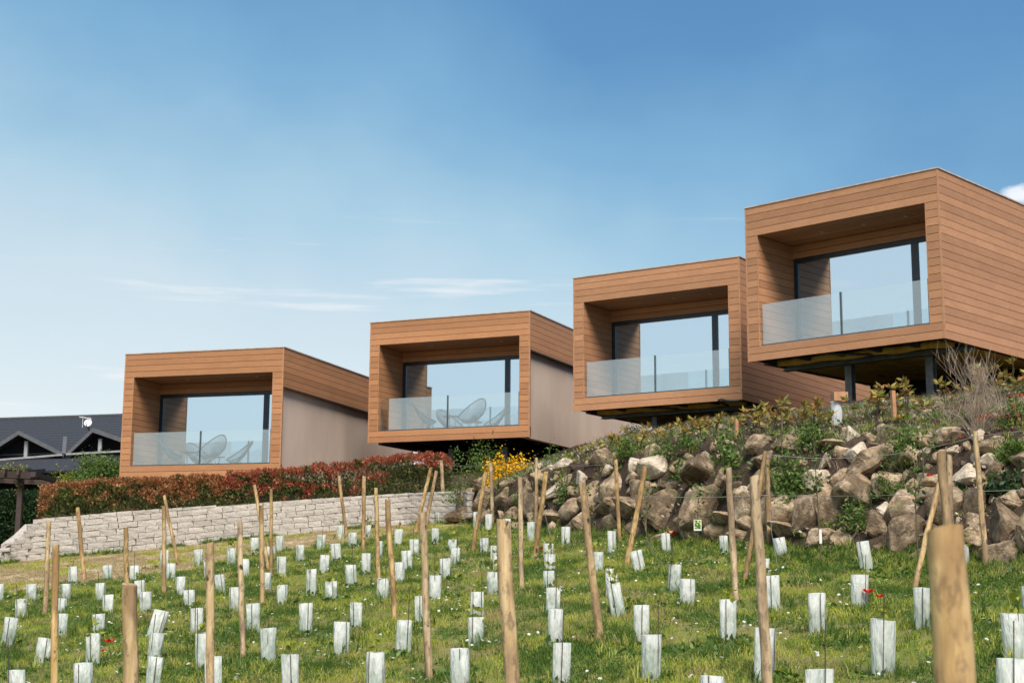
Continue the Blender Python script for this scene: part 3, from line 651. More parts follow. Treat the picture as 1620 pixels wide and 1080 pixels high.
def clump_pts(n,rx,ry,rz,k=14,sp=.32,seed=None):   # many small sub clumps in an ellipsoid shell
    c=rng.normal(size=(k,3)); c/=np.linalg.norm(c,axis=1)[:,None]; c*=rng.uniform(.35,1.,(k,1)); c[:,2]=np.abs(c[:,2])*1.0
    i=rng.integers(0,k,n); p=c[i]+rng.normal(size=(n,3))*sp*rng.uniform(.5,1.2,(k,1))[i]; p[:,2]=np.maximum(p[:,2],-.05); return p*np.array([rx,ry,rz])
# ---------------- photinia hedge ----------------
def hedge(x0,x1,label,topy,red,seed):
    """A clipped hedge on the shelf behind the stone wall."""
    P=[];C_=[]
    Xs=np.arange(x0,x1,3.0); mid=(x0+x1)/2
    c0,_=wall_pt(mid)
    for X in Xs:
        c,zt=wall_pt(min(max(X,54),740)); v=ray(X,885); s=v.x/v.y
        yt=topy(X)+4*noise.noise(Vector((X*.035,seed,0)))+3*noise.noise(Vector((X*.11,seed,4)))
        d0=c.y+.30; dep=1.15; zb=zt-.10
        n=int(150*(1.0))
        # edges rounded at ends
        e=min(1,(min(X-x0,x1-X)+3)/12.)
        for k in range(n):
            u=rng.random(); w=rng.random()
            sh=rng.random()
            if sh<.62: yy=d0+abs(rng.normal())*.10; zz_=w       # front face
            elif sh<.90: yy=d0+u*dep; zz_=1-abs(rng.normal())*.07   # top
            else: yy=d0+u*dep; zz_=w
            ztop=ray(X,yt).z/ray(X,yt).y*(d0+.1); ztop=zb+(ztop-zb)*(.55+.45*e**.5)
            bx=X+rng.normal()*2.2; xx=s*yy+(bx-X)/FPX*yy
            hmp=.07*noise.noise(Vector((xx*2.2,zz_*2.5,seed)))+.05*noise.noise(Vector((xx*6,zz_*6,seed)))
            yy-=hmp*2.2*(1 if sh<.62 else 0); zc=zb+(ztop-zb)*zz_+(.05*noise.noise(Vector((xx*7,yy*7,seed))) if sh>=.62 else 0)
            P.append((xx,yy,zc)); C_.append((zz_+1.0*noise.noise(Vector((xx*2.6,zc*3.2,seed+9)))+.5*noise.noise(Vector((xx*7,zc*8,seed)))+rng.normal()*.15,))
    P=np.array(P); C_=np.array(C_)[:,0]
    t=thing('photinia_hedge',label,'hedge',(c0.x,c0.y+.8,c0.z)); org=np.array(t.location)
    isn=C_>(.62 if red else .54); dirs=np.zeros((len(P),3)); dirs[:,1]=-.5; dirs[:,2]=.5
    for nm,sel,mt in (('new_leaves',isn,'hedge_red' if red else 'hedge_orange'),('old_leaves',~isn,'hedge_green')):
        leaves(nm,P[sel]-org,.085,mt,t,dirs=dirs[sel]*1.0)
    m=MB()
    for X in np.arange(x0+8,x1-6,13):
        c,zt=wall_pt(min(max(X,54),740)); v=ray(X,885); yy=c.y+.85; q=Vector((v.x/v.y*yy,yy,zt-.25))-Vector(org)
        for k in range(3): m.tube([q,q+Vector((random.uniform(-.2,.2),random.uniform(-.2,.2),.75))],.014,4)
    o=m.build('hedge_stems',MT['stem'],t); o['kind']='stuff'
    m=MB(); xs=[x0+10,x1-8]; qs=[]
    return t
hedge(58,352,'clipped bronze photinia hedge on the stone wall, left stretch under the lowest cabin',lambda X:ip(X,[58,100,200,352],[768,764,757,752]),0,1.3)
hedge(350,520,'middle stretch of photinia hedge, red tips over green, beneath the lowest cabin corner',lambda X:ip(X,[350,440,520],[750,742,733]),1,5.1)
hedge(516,712,'reddest and tallest stretch of photinia hedge in front of the plaster side wall',lambda X:ip(X,[516,600,680,712],[735,724,716,722]),1,8.7)
# ---------------- shrubs, trees ----------------
def shrub(name,label,cat,x,yb,yt,w,leafmat,n=900,ls=.07,depth=None,D=None,group=None,flower=None,nf=0,stemr=.012,k=16,up=.3,asp=2.2,sp=.3):
    if D is None: p=hit(x,yb)
    else: p=at(x,yb,D)
    if p is None: p=at(x,yb,30)
    m=p.y/FPX; h=(yb-yt)*m; rw=w/2*m
    t=thing(name,label,cat,p,random.uniform(0,6),group)
    pts=clump_pts(n,rw,depth or rw,h*.80,k,sp); pts[:,2]+=h*.12
    leaves('foliage',pts,ls,leafmat,t,up=up,asp=asp)
    s=MB()
    for _ in range(7):
        q=pts[rng.integers(0,n)]*np.array([.8,.8,.9]); s.tube([(0,0,-.05),(q[0]*.5,q[1]*.5,q[2]*.55),tuple(q)],[stemr*1.3,stemr,stemr*.5],4)
    s.build('stems',MT['stem'],t)
    if flower:
        q=clump_pts(nf,rw*1.02,(depth or rw)*1.02,h*.84,k,sp*.8); q[:,2]+=h*.16
        fo=leaves('flowers',q,.06,flower,t,asp=1.2); 
    return t
shrub('yellow_daisy_bush','round bush covered in yellow daisies at the left end of the boulders','bush',806,800,720,80,'green',1500,.06,flower='yellow',nf=3200,D=33.6,k=30,sp=.26)
shrub('green_shrub','dense dark green shrub just left of the yellow daisy bush','shrub',770,764,706,58,'green',1900,.06,D=35.5,k=22)
shrub('rose_bush','loose climbing rose with pale green leaves right of the red hedge','rose bush',724,800,715,34,'green',420,.07,D=34.5,k=14,sp=.4)
shrub('green_shrub','leafy green shrub right of the yellow daisies beneath the plaster wall','shrub',873,775,712,44,'green',900,.07,k=16,D=31.5)
shrub('green_shrub','low yellowish green shrub under the plaster wall end','shrub',905,745,715,60,'yellowgreen',700,.055,k=18,D=32)
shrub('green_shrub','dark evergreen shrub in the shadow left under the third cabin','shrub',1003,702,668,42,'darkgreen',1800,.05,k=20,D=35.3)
shrub('green_shrub','bronze tinged shrub low before the plaster wall of the second cabin','shrub',935,725,700,56,'photinia',420,.09,k=18,D=33)
shrub('lavender_clump','grey green spiky clump with white blossom on the boulder crest','plant clump',1052,728,690,46,'green',500,.09,k=14,up=1.2,asp=4)
shrub('green_shrub','leafy green clump above the pale boulder at left crest','shrub',990,728,696,44,'green',700,.08,k=14,up=.8,asp=3)
shrub('green_shrub','bright green bramble spilling down between boulders below the third cabin','bramble',1252,800,705,56,'green',1500,.075,k=20,up=-.2)
shrub('fig_sapling','light green broad leaved sapling topping the stake right of the dark gap','sapling',1146,745,676,60,'green',380,.10,k=12,up=.3,D=23.2)
shrub('green_shrub','loose green weed bush on the soil above the tilted grey boulder','shrub',1428,742,668,64,'green',800,.07,k=16,up=.8,asp=3.2)
shrub('green_shrub','grassy green tuft between grey boulders right of the poppy','shrub',1412,790,752,56,'green',600,.06,k=12,up=.7,asp=3)
shrub('green_shrub','bright green weed clump at right edge above the boulders','shrub',1600,735,690,60,'lush',900,.07,k=14,up=1,asp=3.5)
shrub('green_shrub','green bush with orange flowers at far right of the bank','shrub',1608,672,632,50,'green',700,.06,k=14,up=.8,asp=3,flower='poppy_orange',nf=40)
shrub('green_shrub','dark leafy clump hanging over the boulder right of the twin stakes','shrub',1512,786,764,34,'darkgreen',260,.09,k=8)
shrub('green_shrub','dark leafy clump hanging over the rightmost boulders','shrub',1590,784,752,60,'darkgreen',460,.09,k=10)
shrub('green_shrub','pale leaved shrub on the soil under the empty third cabin balcony','shrub',1290,710,672,70,'green',800,.06,k=18)
shrub('green_shrub','small olive shrub on the soil left of the third cabin column','shrub',1090,710,684,44,'green',380,.07,k=12,up=.8,asp=3)
shrub('green_shrub','olive weed clump among boulders near the tag bearing sapling','shrub',1078,760,725,36,'green',420,.07,k=10)
shrub('green_shrub','olive weed clump drooping over boulders under the daisies','shrub',822,800,770,34,'green',420,.06,k=10)
shrub('green_shrub','ivy like clump between boulders below the plaster wall end','shrub',893,800,752,30,'green',380,.065,k=10)
shrub('green_shrub','weedy clump growing out of the rock face below the tilted boulder','shrub',1350,845,800,50,'green',420,.07,k=12)
# young red and yellow tipped photinias along the crest
def young(x,yb,yt,label,n=4,D=None,sp=.16):
    p=hit(x,yb) if D is None else at(x,yb,D)
    if p is None: return
    h=(yb-yt)*p.y/FPX; t=thing('young_photinia',label,'young shrub',p,0,'young photinias planted along the crest'); P=[];Dd=[]; s=MB()
    for k in range(n):
        a=random.uniform(0,6.28); r=random.uniform(.05,sp)*1.6; hh=h*random.uniform(.6,1.0); top=Vector((r*math.cos(a),r*math.sin(a),hh)); s.tube([(0,0,-.05),top*.5+Vector((0,0,.04)),top],[.009,.007,.005],4)
        for q in (1,.97,.72):
            c=top*q
            for j in range(7 if q==1 else 4):
                b=random.uniform(0,6.28); P.append(tuple(c)); Dd.append((math.cos(b),math.sin(b),.75 if q==1 else .15))
    leaves('foliage',P,.13,'photinia',t,dirs=Dd,asp=2.8); s.build('stems',MT['stem'],t)
YP=[(1012,712,676),(1042,702,672),(1066,702,682),(1088,694,664),(1108,692,668),(1130,690,652),(1152,688,664),(1168,686,654),(1190,684,640),(1204,683,650),(1222,682,650),(1243,682,632),(1262,680,648),(1284,680,636),(1303,680,650),(1362,674,612),(1386,668,610),(1402,664,626),(1436,658,600),(1446,660,630),(1500,652,596),(1560,640,574),(1584,636,590),(1604,630,566),(1545,648,600),(958,722,690),(975,716,698)]
OD=['leftmost','second','third','fourth','fifth','sixth','seventh','eighth','ninth','tenth','eleventh','twelfth','thirteenth','fourteenth','fifteenth','sixteenth','seventeenth','eighteenth','nineteenth','twentieth','twenty first','twenty second','twenty third','twenty fourth','twenty fifth','twenty sixth','rightmost']
for k,(x,yb,yt) in enumerate(sorted(YP)):
    where='under the plaster wall' if x<985 else 'under the third cabin' if x<1340 else 'under the highest cabin'
    young(x,yb,yt,'%s young photinia with bronze yellow leaf tips counted from left, %s'%(OD[k],where),n=random.choice([3,4,5]),sp=.2)
# dry wispy shrub
def wisp(x,yb,yt,lean,label,n=60,sp=.5):
    p=hit(x,yb); h=(yb-yt)*p.y/FPX; t=thing('dry_broom_shrub',label,'dry shrub',p); s=MB()
    for k in range(n):
        a=random.uniform(0,6.28); r=random.uniform(.1,1)*sp; hh=h*random.uniform(.55,1); top=Vector((r*math.cos(a)+lean*hh,r*math.sin(a)*.6,hh)); mid=top*.5+Vector((random.uniform(-.05,.05),0,.08))
        s.tube([(random.uniform(-.08,.08),0,-.05),mid,top],[.0035,.0028,.0012],3,False)
        for j in range(3):
            q=lerp(mid,top,random.uniform(0,.9)); s.tube([q,q+Vector((random.uniform(-.15,.15),random.uniform(-.1,.1),random.uniform(.1,.3)))],[.003,.0015],3,False)
    o=s.build('dry_stems',MT['straw'],t)
wisp(1555,668,548,-.28,'tall grey dry broom shrub before the columns of the highest cabin',38,.46)
wisp(1590,660,560,-.55,'thin leaning dry stems at the right edge beneath the highest cabin',22,.35)
wisp(1545,690,630,.1,'low grey brushwood mound on the bank under the dry broom',60,.8)
# tall trees and hedge at left
def tree(name,label,x,yb,yt,w,D,mat,n,ls):
    p=at(x,yb,D); g=drop(p.x,p.y); h=(yb-yt)*D/FPX+(p.z-g); t=thing(name,label,'tree',(p.x,p.y,g),0); rw=w/2*D/FPX
    P=clump_pts(n,rw,rw,h*.46,34,.22); P[:,2]+=h*.42
    leaves('crown',P,ls,mat,t,up=.2)
    s=MB().tube([(0,0,-.1),(0.03,0,h*.4),(0,0,h*.75)],[.10,.08,.03],7)
    for k in range(8): q=P[rng.integers(0,n)]; s.tube([(0,0,h*(.3+.04*k)),tuple(q)],[.035,.01],4)
    s.build('trunk',MT['stem'],t)
tree('acacia_tree','feathery dark green tree between the slate roof and the hedge',156,790,712,88,43,'green',9000,.085)
tree('acacia_tree','smaller light green feathery tree left of the dark green one',98,785,738,62,43.5,'yellowgreen',2500,.08)
# dark conifer hedge
p=at(10,872,43); g=drop(p.x,p.y); t=thing('conifer_hedge','tall dark green conifer hedge behind the pergola post','hedge',(p.x,p.y,g),0)
P=np.c_[rng.uniform(-5.5,1.05,26000),rng.uniform(-.35,.9,26000),rng.uniform(0,1,26000)]
P[:,2]=P[:,2]*(at(10,775,43).z-g); P[:,1]+=.25*np.sin(P[:,0]*5)*.6; leaves('foliage',P,.10,'darkgreen',t,up=.6)
s=MB()
for k in range(9): s.tube([(-5.2+k*.75,.3,-.1),(-5.2+k*.75,.3,1.6)],.05,5)
o=s.build('trunks',MT['stem'],t); o['kind']='stuff'
p=at(0,746,40); t=thing('vine','thin vine with yellowish leaves trailing over the pergola beam','vine',p); P=np.c_[rng.uniform(-2,.75,260),rng.uniform(-.3,.2,260),rng.uniform(-.02,.22,260)]
P2=np.c_[rng.normal(.56,.05,60),rng.normal(-.1,.05,60),rng.uniform(-.55,.1,60)]; leaves('foliage',np.vstack([P,P2]),.08,'yellowgreen',t); MB().tube([(-2,0,.05),(0,-.05,.1),(.6,-.1,.05),(.57,-.1,-.5)],.012,4).build('stem',MT['stem'],t)
# ---------------- stakes ----------------
def ground(x,y): return drop(x,y)
STK=[ # top x,y, base x,y, px width, dist if base out of frame, label
(77,824,72,975,8,0,'brown stake standing before the left end of the stone wall','the stake at the left wall end'),
(123,803,134,918,7,0,'pale stake leaning slightly left, against the left part of the wall','the pale stake by the left wall'),
(88,862,86,1085,11.5,9.6,'mottled stake nearest the left edge, running out of the bottom','the leftmost tall stake'),
(199,835,201,960,8,0,'thin pale stake rising directly behind the thick cut post','the thin stake behind the thick post'),
(206,924,206,1085,25,8.4,'thick split brown post at lower left, cut at half height','the thick split post'),
(259,801,259.5,940,7,0,'straight dark stake crossing with a leaning pale one before the wall','the crossed dark stake'),
(260,783,281,893,5.5,0,'thin pale stake leaning left, crossing behind a dark stake','the thin crossing pale stake'),
(333,859,333,1085,13.5,9.7,'mottled bark stake left of centre running out of the bottom','the mottled bark stake'),
(379,826,384,1042,9,0,'slim brown stake right of the mottled bark stake','the slim brown stake'),
(403,767,424,900,5.5,0,'thin pale stake leaning left behind the pair under the hedge','the leaning hedge stake'),
(413,800,415,957,8,0,'knotty stake, left one of a close pair under the hedge','the knotty stake of the pair'),
(429,773,429,910,5.5,0,'smooth straight stake, right one of the close pair under the hedge','the smooth stake of the pair'),
(536,752,548,845,5.5,0,'thin leaning stake against the wall and the reddest hedge, left of the rest','the thin stake by the red hedge'),
(576,753,574.5,872,6.5,0,'straight stake reaching the red hedge, left of two behind each other','the straight red hedge stake'),
(594.5,772,599,920,7,0,'pinkish brown stake between two others in front of the red hedge','the pinkish stake'),
(612.7,790,625,982,9,0,'tan stake leaning left, in front of the right end of the wall','the tan leaning stake'),
(668.5,811,679,1075,12,0,'dark knobbly bark covered stake in the lower centre','the dark knobbly stake'),
(682,739,658,841,6,0,'left of two parallel stakes leaning right at the wall end','the left parallel stake'),
(690.5,745,672,838,6,0,'right of two parallel stakes leaning right at the wall end','the right parallel stake'),
(697.5,728,704,822,6,0,'upright stake at the wall end beside the parallel leaning pair','the upright wall end stake'),
(768.7,746,748,871,7,0,'pale stake leaning right, left of the yellow daisy bush','the pale stake left of daisies'),
(776,731,779.5,830,6,0,'thin stake standing in front of the yellow daisy bush','the daisy bush stake'),
(848.8,724,848,838,5.5,0,'thin stake before boulders just right of the yellow daisies','the thin stake right of daisies'),
(864,746,845.7,887,8,0,'crooked stake leaning right before the boulders right of the daisies','the crooked leaning stake'),
(823,755,825,931,8,0,'straight pinkish stake right of the thick centre post','the straight pinkish stake'),
(797,822.5,810,1085,25,8.6,'thick pale post in the lower centre with a sawn knotty top','the thick centre post'),
(921,763,949,1012,12.5,0,'tall tan stake leaning left at centre right, its foot in the grass','the tall tan leaning stake'),
(974,727,980,857,6.5,0,'dull stake standing close against the boulder wall','the dull stake by boulders'),
(1021,738,992,893,9,0,'smooth tan stake leaning right against the boulders','the smooth right leaning stake'),
(1152.5,740,1164,954,10.5,0,'yellowish stake under the light green sapling leaves','the yellowish sapling stake'),
(1194,753,1215,1085,17,9.0,'tall thick ochre stake right of centre running out of the bottom','the tall ochre stake'),
(1213,728,1218,867,8.5,0,'brown stake behind the tall ochre stake, joined to a strut','the brown stake with strut'),
(1211,713,1177,925,7.5,0,'slanting strut leaning right behind the tall ochre stake','the slanting strut'),
(1489,715,1513,1010,16,0,'grey topped stake rising behind the blurred near post','the grey topped stake'),
(1502,719,1507,900,9,0,'yellowish stake hidden just behind the grey topped stake','the yellowish hidden stake'),
(1487,760,1446,934,9,0,'strut slanting left from the grey topped stake','the left slanting strut'),
(1543,682,1561,906,9.5,0,'long wavy stake before the boulders near the right edge','the long wavy stake'),
(1492.5,837.5,1512,1085,63,3.3,'very thick blurred wooden post closest to the viewer at lower right','the blurred near post')]
def stake(k,xt,yt,xb,yb,w,D,label):
    if D: Y=D
    else: Y=(hit(xb,yb,FB) or hit(xb,yb)).y
    T_=at(xt,yt,Y); B_=at(xb,yb,Y); d=(T_-B_).normalized()
    if D:
        q=B_.copy()
        for _ in range(400):
            if q.z<=drop(q.x,q.y): break
            q-=d*.01
        B_=q
    r=w/2*Y/FPX
    if D and w>60: r=w/2*Y/FPX
    B0=B_-d*.12; L_=(T_-B0).length; n=14; rg=12 if w>11 else 8
    if w>60: n,rg=26,28
    t=obj('wooden_stake',None); bpy.data.objects.remove(t)
    m=MB(); sd=k*7.3; q=d.to_track_quat('Z','Y').to_matrix()
    ph=random.uniform(0,6); ben=random.uniform(-.5,.5)*r*(.8 if w<60 else .2)
    for i in range(n+1):
        u=i/n; c=Vector((ben*math.sin(u*3.1+ph)+.35*r*noise.noise(Vector((u*5,sd,0))),.3*r*noise.noise(Vector((u*5,sd,7))),u*L_))
        for j in range(rg):
            a=2*math.pi*j/rg; rr_=r*(1.0-.06*u)*(1+.10*noise.noise(Vector((math.cos(a)*1.1,math.sin(a)*1.1+sd,u*L_*3.5)))+.05*noise.noise(Vector((math.cos(a)*3,math.sin(a)*3+sd,u*L_*9))))
            if i==n: rr_*=.97
            z=c.z-(r*.25*math.cos(a+ph) if i==n else 0)
            m.V.append(q@Vector((c.x+rr_*math.cos(a),c.y+rr_*math.sin(a),z)))
    for i in range(n):
        for j in range(rg): j2=(j+1)%rg; m.F.append([i*rg+j,i*rg+j2,(i+1)*rg+j2,(i+1)*rg+j])
    c=len(m.V); m.V.append(q@Vector((ben*math.sin(3.1+ph),0,L_+.002)))
    for j in range(rg): m.F.append([n*rg+j,n*rg+(j+1)%rg,c])
    m.F.append(list(range(rg))[::-1])
    me=mesh(m.V,m.F,True); me.set_sharp_from_angle(angle=math.radians(50)); o=obj('wooden_stake',me,MT['stake_near' if w>60 else 'stake'],None,B0); tag(o,label,'stake','wooden stakes in the young vineyard'); return o,T_,B_
SO=[]
for k,s_ in enumerate(STK): SO.append(stake(k,*s_[:7])) 
# short boards and posts under the cabins
def post(name,x,yt,yb,w,mat,label,cat='post',D=None,side=1.):
    p=hit(x,yb) if D is None else at(x,yb,D); m=p.y/FPX; a=w/2*m; h=(yb-yt)*m
    mm=MB().box(-a,a,-a*side,a*side,-.15,h); tag(mm.build(name,MT[mat],loc=p,rot=(0,random.uniform(-.03,.03),.3)),label,cat)
post('short_post',1415,617,664,6,'trim','short sawn post under the highest cabin between its columns')
post('short_post',1165,662,694,5,'trim','short pale post under the third cabin balcony')
post('short_post',1237,655,690,3,'stem','thin grey peg on the soil below the third cabin','peg')
p=hit(1324,668); m=p.y/FPX
mm=MB().tube([(0,0,-.1),(0,0,31*m)],9*m,20).tube([(0,0,31*m),(0,0,33*m)],9.8*m,20); o=obj('metal_drum',mesh(mm.V,mm.F,True),MT['white_metal'],None,p); o.data.set_sharp_from_angle(angle=.8); tag(o,'small pale metal drum beside the left column of the highest cabin','drum')
mm=MB().box(-11*m,11*m,-.15,.15,0,14*m); tag(mm.build('brown_block',MT['trim'],loc=p+Vector((.05,0,33.3*m))),'brown block resting on the pale metal drum','block')
# ---------------- vine guards ----------------
GUARDS=[(0.9,925.8,950.0,4.2,0.0),(49.8,926.2,953.8,15.5,0.0),(33.2,950.0,976.2,17.5,0.0),(15.1,980.0,1022.0,21.2,-3.8),(104.0,925.8,950.0,15.5,0.0),(96.0,948.8,973.8,17.0,-0.8),(97.5,974.2,1006.2,17.5,-0.8),(115.2,898.0,924.5,14.5,0.0),(169.8,896.2,918.8,14.5,0.0),(159.1,924.5,950.0,15.8,0.0),(170.4,943.2,970.0,18.2,0.0),(156.0,974.5,1005.0,19.5,0.0),(146.6,1007.0,1055.0,23.2,0.0),(67.9,1013.0,1051.2,23.2,-3.0),(27.2,1066.2,1112.5,27.0,0.0),(131.6,1055.5,1105.0,28.2,0.0),(212.8,896.2,920.0,14.5,0.0),(220.6,920.5,946.2,16.2,0.0),(230.2,939.2,970.0,18.0,0.0),(249.1,968.0,1007.0,23.2,-6.0),(245.8,1005.5,1045.5,22.5,-3.0),(242.2,1044.5,1090.0,24.5,-3.2),(259.6,872.0,897.5,14.2,0.0),(270.0,893.0,916.2,15.0,0.0),(285.2,914.5,942.5,15.5,0.0),(299.1,935.8,960.0,18.2,0.0),(310.8,965.5,1003.8,20.0,0.0),(320.8,1006.2,1060.0,22.5,0.0),(337.2,1045.0,1097.5,27.0,0.0),(313.9,870.8,894.5,13.8,0.0),(329.4,890.8,913.8,13.8,0.0),(348.5,911.2,941.2,15.5,1.5),(366.2,868.8,893.0,14.0,0.0),(386.5,886.2,912.5,15.5,0.0),(370.9,932.0,967.5,16.8,0.0),(400.6,958.2,1000.0,21.2,0.0),(402.8,852.0,872.5,13.0,0.0),(428.8,865.5,881.2,13.5,0.0),(443.1,849.2,872.0,12.8,0.0),(475.0,863.8,888.2,12.5,0.0),(445.8,882.5,911.8,15.0,0.0),(420.6,908.0,937.5,16.2,0.0),(446.6,928.0,959.5,16.8,0.0),(492.2,903.0,941.2,17.0,0.0),(507.8,847.5,868.8,14.5,-0.8),(513.0,880.0,906.2,15.0,-1.2),(523.4,922.0,951.2,19.2,0.0),(538.8,833.0,853.0,11.0,0.0),(557.9,844.2,865.0,13.2,0.0),(531.6,861.8,888.0,15.8,1.0),(555.5,895.8,927.5,17.5,1.0),(579.1,877.5,910.0,14.2,0.0),(581.9,831.8,850.0,9.8,-0.8),(599.0,858.2,882.5,13.0,0.0),(605.6,917.5,951.2,18.8,-0.8),(483.4,958.0,1003.8,21.8,0.0),(424.8,998.0,1048.8,24.5,0.0),(459.4,1041.2,1091.2,28.8,0.0),(562.8,957.0,997.5,20.5,0.0),(540.6,988.2,1038.8,25.2,-0.8),(593.6,1038.0,1087.5,28.8,0.0),(639.1,985.8,1033.8,24.2,-1.0),(663.8,946.2,987.5,15.0,0.0),(632.1,892.0,925.5,15.8,0.0),(643.8,873.2,902.5,16.5,0.8),(630.4,838.8,863.8,13.2,-0.8),(655.2,855.0,880.0,14.5,0.0),(688.1,837.5,860.8,12.8,0.0),(695.6,811.2,827.0,13.8,0.5),(715.6,855.0,872.5,13.8,0.0),(720.0,868.8,895.0,15.0,-0.5),(704.0,885.8,917.5,17.0,0.0),(688.4,912.5,947.5,19.2,0.0),(754.1,811.2,837.5,11.8,0.0),(773.1,815.0,840.0,11.2,0.0),(766.2,853.2,877.0,14.0,0.0),(781.9,865.5,892.5,12.2,0.0),(786.9,881.2,907.0,13.8,0.0),(780.6,907.5,940.0,20.2,0.0),(755.0,939.5,977.5,21.5,0.0),(753.1,980.5,1022.5,25.2,-0.5),(727.8,1032.5,1086.2,29.5,0.5),(801.8,822.0,845.0,12.5,0.0),(839.8,827.5,856.2,12.0,0.0),(895.0,835.5,863.8,14.0,0.0),(967.9,842.5,875.0,14.2,0.0),(867.4,861.8,886.2,16.2,0.0),(870.0,878.8,905.0,17.5,0.0),(868.1,905.5,935.0,18.8,0.0),(875.0,933.0,972.5,22.5,-0.5),(879.0,968.8,1023.8,23.0,0.0),(888.5,1023.2,1081.2,28.0,-0.8),(946.4,875.5,902.5,16.2,0.0),(1009.8,873.2,907.5,19.5,3.8),(1053.8,846.2,876.2,15.0,1.0),(1145.4,849.5,878.8,13.2,0.8),(967.6,903.0,945.0,18.8,0.0),(974.4,926.2,975.5,22.8,4.5),(1066.8,895.8,940.0,20.0,-1.5),(1087.6,919.5,957.5,23.8,0.0),(1014.8,961.8,1012.5,24.5,0.0),(1029.9,1010.5,1085.0,31.2,0.0),(1151.9,953.8,1015.0,27.8,0.0),(1209.1,1000.0,1076.2,35.8,0.0),(1128.1,1077.5,1127.5,36.2,0.0),(1236.0,852.5,885.0,18.0,3.5),(1368.5,859.2,903.8,20.5,3.5),(1221.9,914.5,967.5,23.8,1.0),(1208.8,886.2,912.5,17.5,0.0),(1293.0,943.2,1001.2,30.0,1.0),(1359.8,913.0,960.0,27.0,0.0),(1458.2,935.0,995.0,25.0,0.0),(1526.0,864.5,902.5,18.0,1.5),(1397.2,986.8,1068.8,37.0,0.0),(1606.2,977.0,1051.2,37.5,2.5),(1601.2,1052.0,1122.5,47.5,0.0),(1296.2,1068.8,1135.0,46.5,0.0),(1628.8,931.8,970.0,22.5,0.0)]
def sleeve_mesh(seed):
    r=random.Random(seed); m=MB(); n=20; rings=7; dp=r.uniform(.22,.42); fl=r.uniform(-.05,.07); tw=r.uniform(-.08,.08)
    for i in range(rings):
        u=i/(rings-1); wv=1+fl*(u-.5)
        for j in range(n):
            a=2*math.pi*j/n; x=.5*math.copysign(abs(math.cos(a))**.8,math.cos(a))*wv; y=dp*math.sin(a)*(1+.08*math.sin(u*4+seed))
            x+=.008*math.sin(u*4+seed+a); ang=tw*u; x,y=x*math.cos(ang)-y*math.sin(ang),x*math.sin(ang)+y*math.cos(ang)
            m.V.append(Vector((x,y,u+(.012*math.sin(a+seed) if i==rings-1 else 0))))
    for i in range(rings-1):
        for j in range(n): j2=(j+1)%n; m.F.append([i*n+j,i*n+j2,(i+1)*n+j2,(i+1)*n+j])
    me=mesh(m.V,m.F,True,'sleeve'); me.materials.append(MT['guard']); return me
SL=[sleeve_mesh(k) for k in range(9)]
rodm={}
SHOOT={(478.5,-1):1}
shoots=[(448,925),(524,1),(602,1)]
def near_shoot(x,y):
    return any(abs(x-a)<8 and abs(y-b)<9 for a,b in SHT)
SHT=[(450,928),(525,921),(606,911),(565,956),(590,1038),(755,938),(755,980),(782,866),(780,907),(366,868),(634,831),(692,834),(715,855),(870,879),(868,905),(874,931),(1066,896),(1600,976),(240,959),(624,892),(495,903),(310,965),(1402,986),(44,1066)]
GT=[]
vine_me=None
def shoot_mesh(seed,n=14):
    P=[];Dd=[]; 
    for k in range(n):
        z=rng.uniform(.0,.10); P.append((rng.normal()*.018,rng.normal()*.018,z)); Dd.append((rng.normal(),rng.normal(),.6))
    me=quads_mesh('shoot',leaf_arrays(P,.06,asp=1.5,dirs=Dd)); me.materials.append(MT['yellowgreen']); return me
SH=[shoot_mesh(k) for k in range(4)]
ins=[]
for k in range(3):
    P=[];
    for j in range(16): P.append((rng.normal()*.25,rng.uniform(-.12,.12),rng.uniform(.1,.8)))
    me=quads_mesh('inner_leaves',leaf_arrays(P,.30,asp=1.6)); me.materials.append(MT['green']); ins.append(me)
BIG=sorted(range(len(STK)),key=lambda i:-STK[i][4])
recs=[]
for gi,(gx,gt,gb,gw,sh) in enumerate(GUARDS):
    hid=gb>1084
    if hid: gb2=gt+gw*2.15
    else: gb2=gb
    p=hit(gx+sh,gb2,FB) or hit(gx+sh,gb2)
    if p is None: print('nohit',gi); continue
    m=p.y/FPX; Wd=gw*m; 
    hgt=(gb2-gt)*m+.03; Wd=min(max(Wd,.11),.20)
    if hgt<Wd*1.25: hgt=Wd*1.5
    topx=gx-sh; top=at(topx,gt,p.y); d=(top-p); lean=math.atan2(d.x,max(d.z,.05))
    rz=random.uniform(-.35,.35)
    e=thing('vine_guard','','vine guard',p,0,'plastic vine guards in the grass')
    e.rotation_euler=(random.uniform(-.05,.05),lean,rz)
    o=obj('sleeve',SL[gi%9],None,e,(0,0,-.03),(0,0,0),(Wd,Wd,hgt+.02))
    ext=random.random()<.42; rx=random.choice([-.28,.0,.25,-.1])*Wd; rh=hgt+(random.uniform(.12,.32) if ext else -.01)
    mb=MB().tube([(rx,-.36*Wd,-.05),(rx+random.uniform(-.01,.01),-.36*Wd,rh)],.0042,5); mb.build('rod',MT['rod'],e)
    has=near_shoot(gx,gt) or gi%5==2
    if has: s_=random.uniform(.9,1.5); obj('vine_shoot',random.choice(SH),None,e,(0,0,hgt-.03),(0,0,random.uniform(0,6)),(s_,s_,s_))
    elif random.random()<.85: obj('vine_leaves',random.choice(ins),None,e,(0,0,0),(0,0,0),(Wd*.8,Wd*.8,hgt*.85))
    recs.append((e,gx,gb2,gt,sh,has,ext,gw))
ORD=['','first','second','third','fourth','fifth','sixth','seventh','eighth','ninth','tenth','eleventh','twelfth']
buckets={}
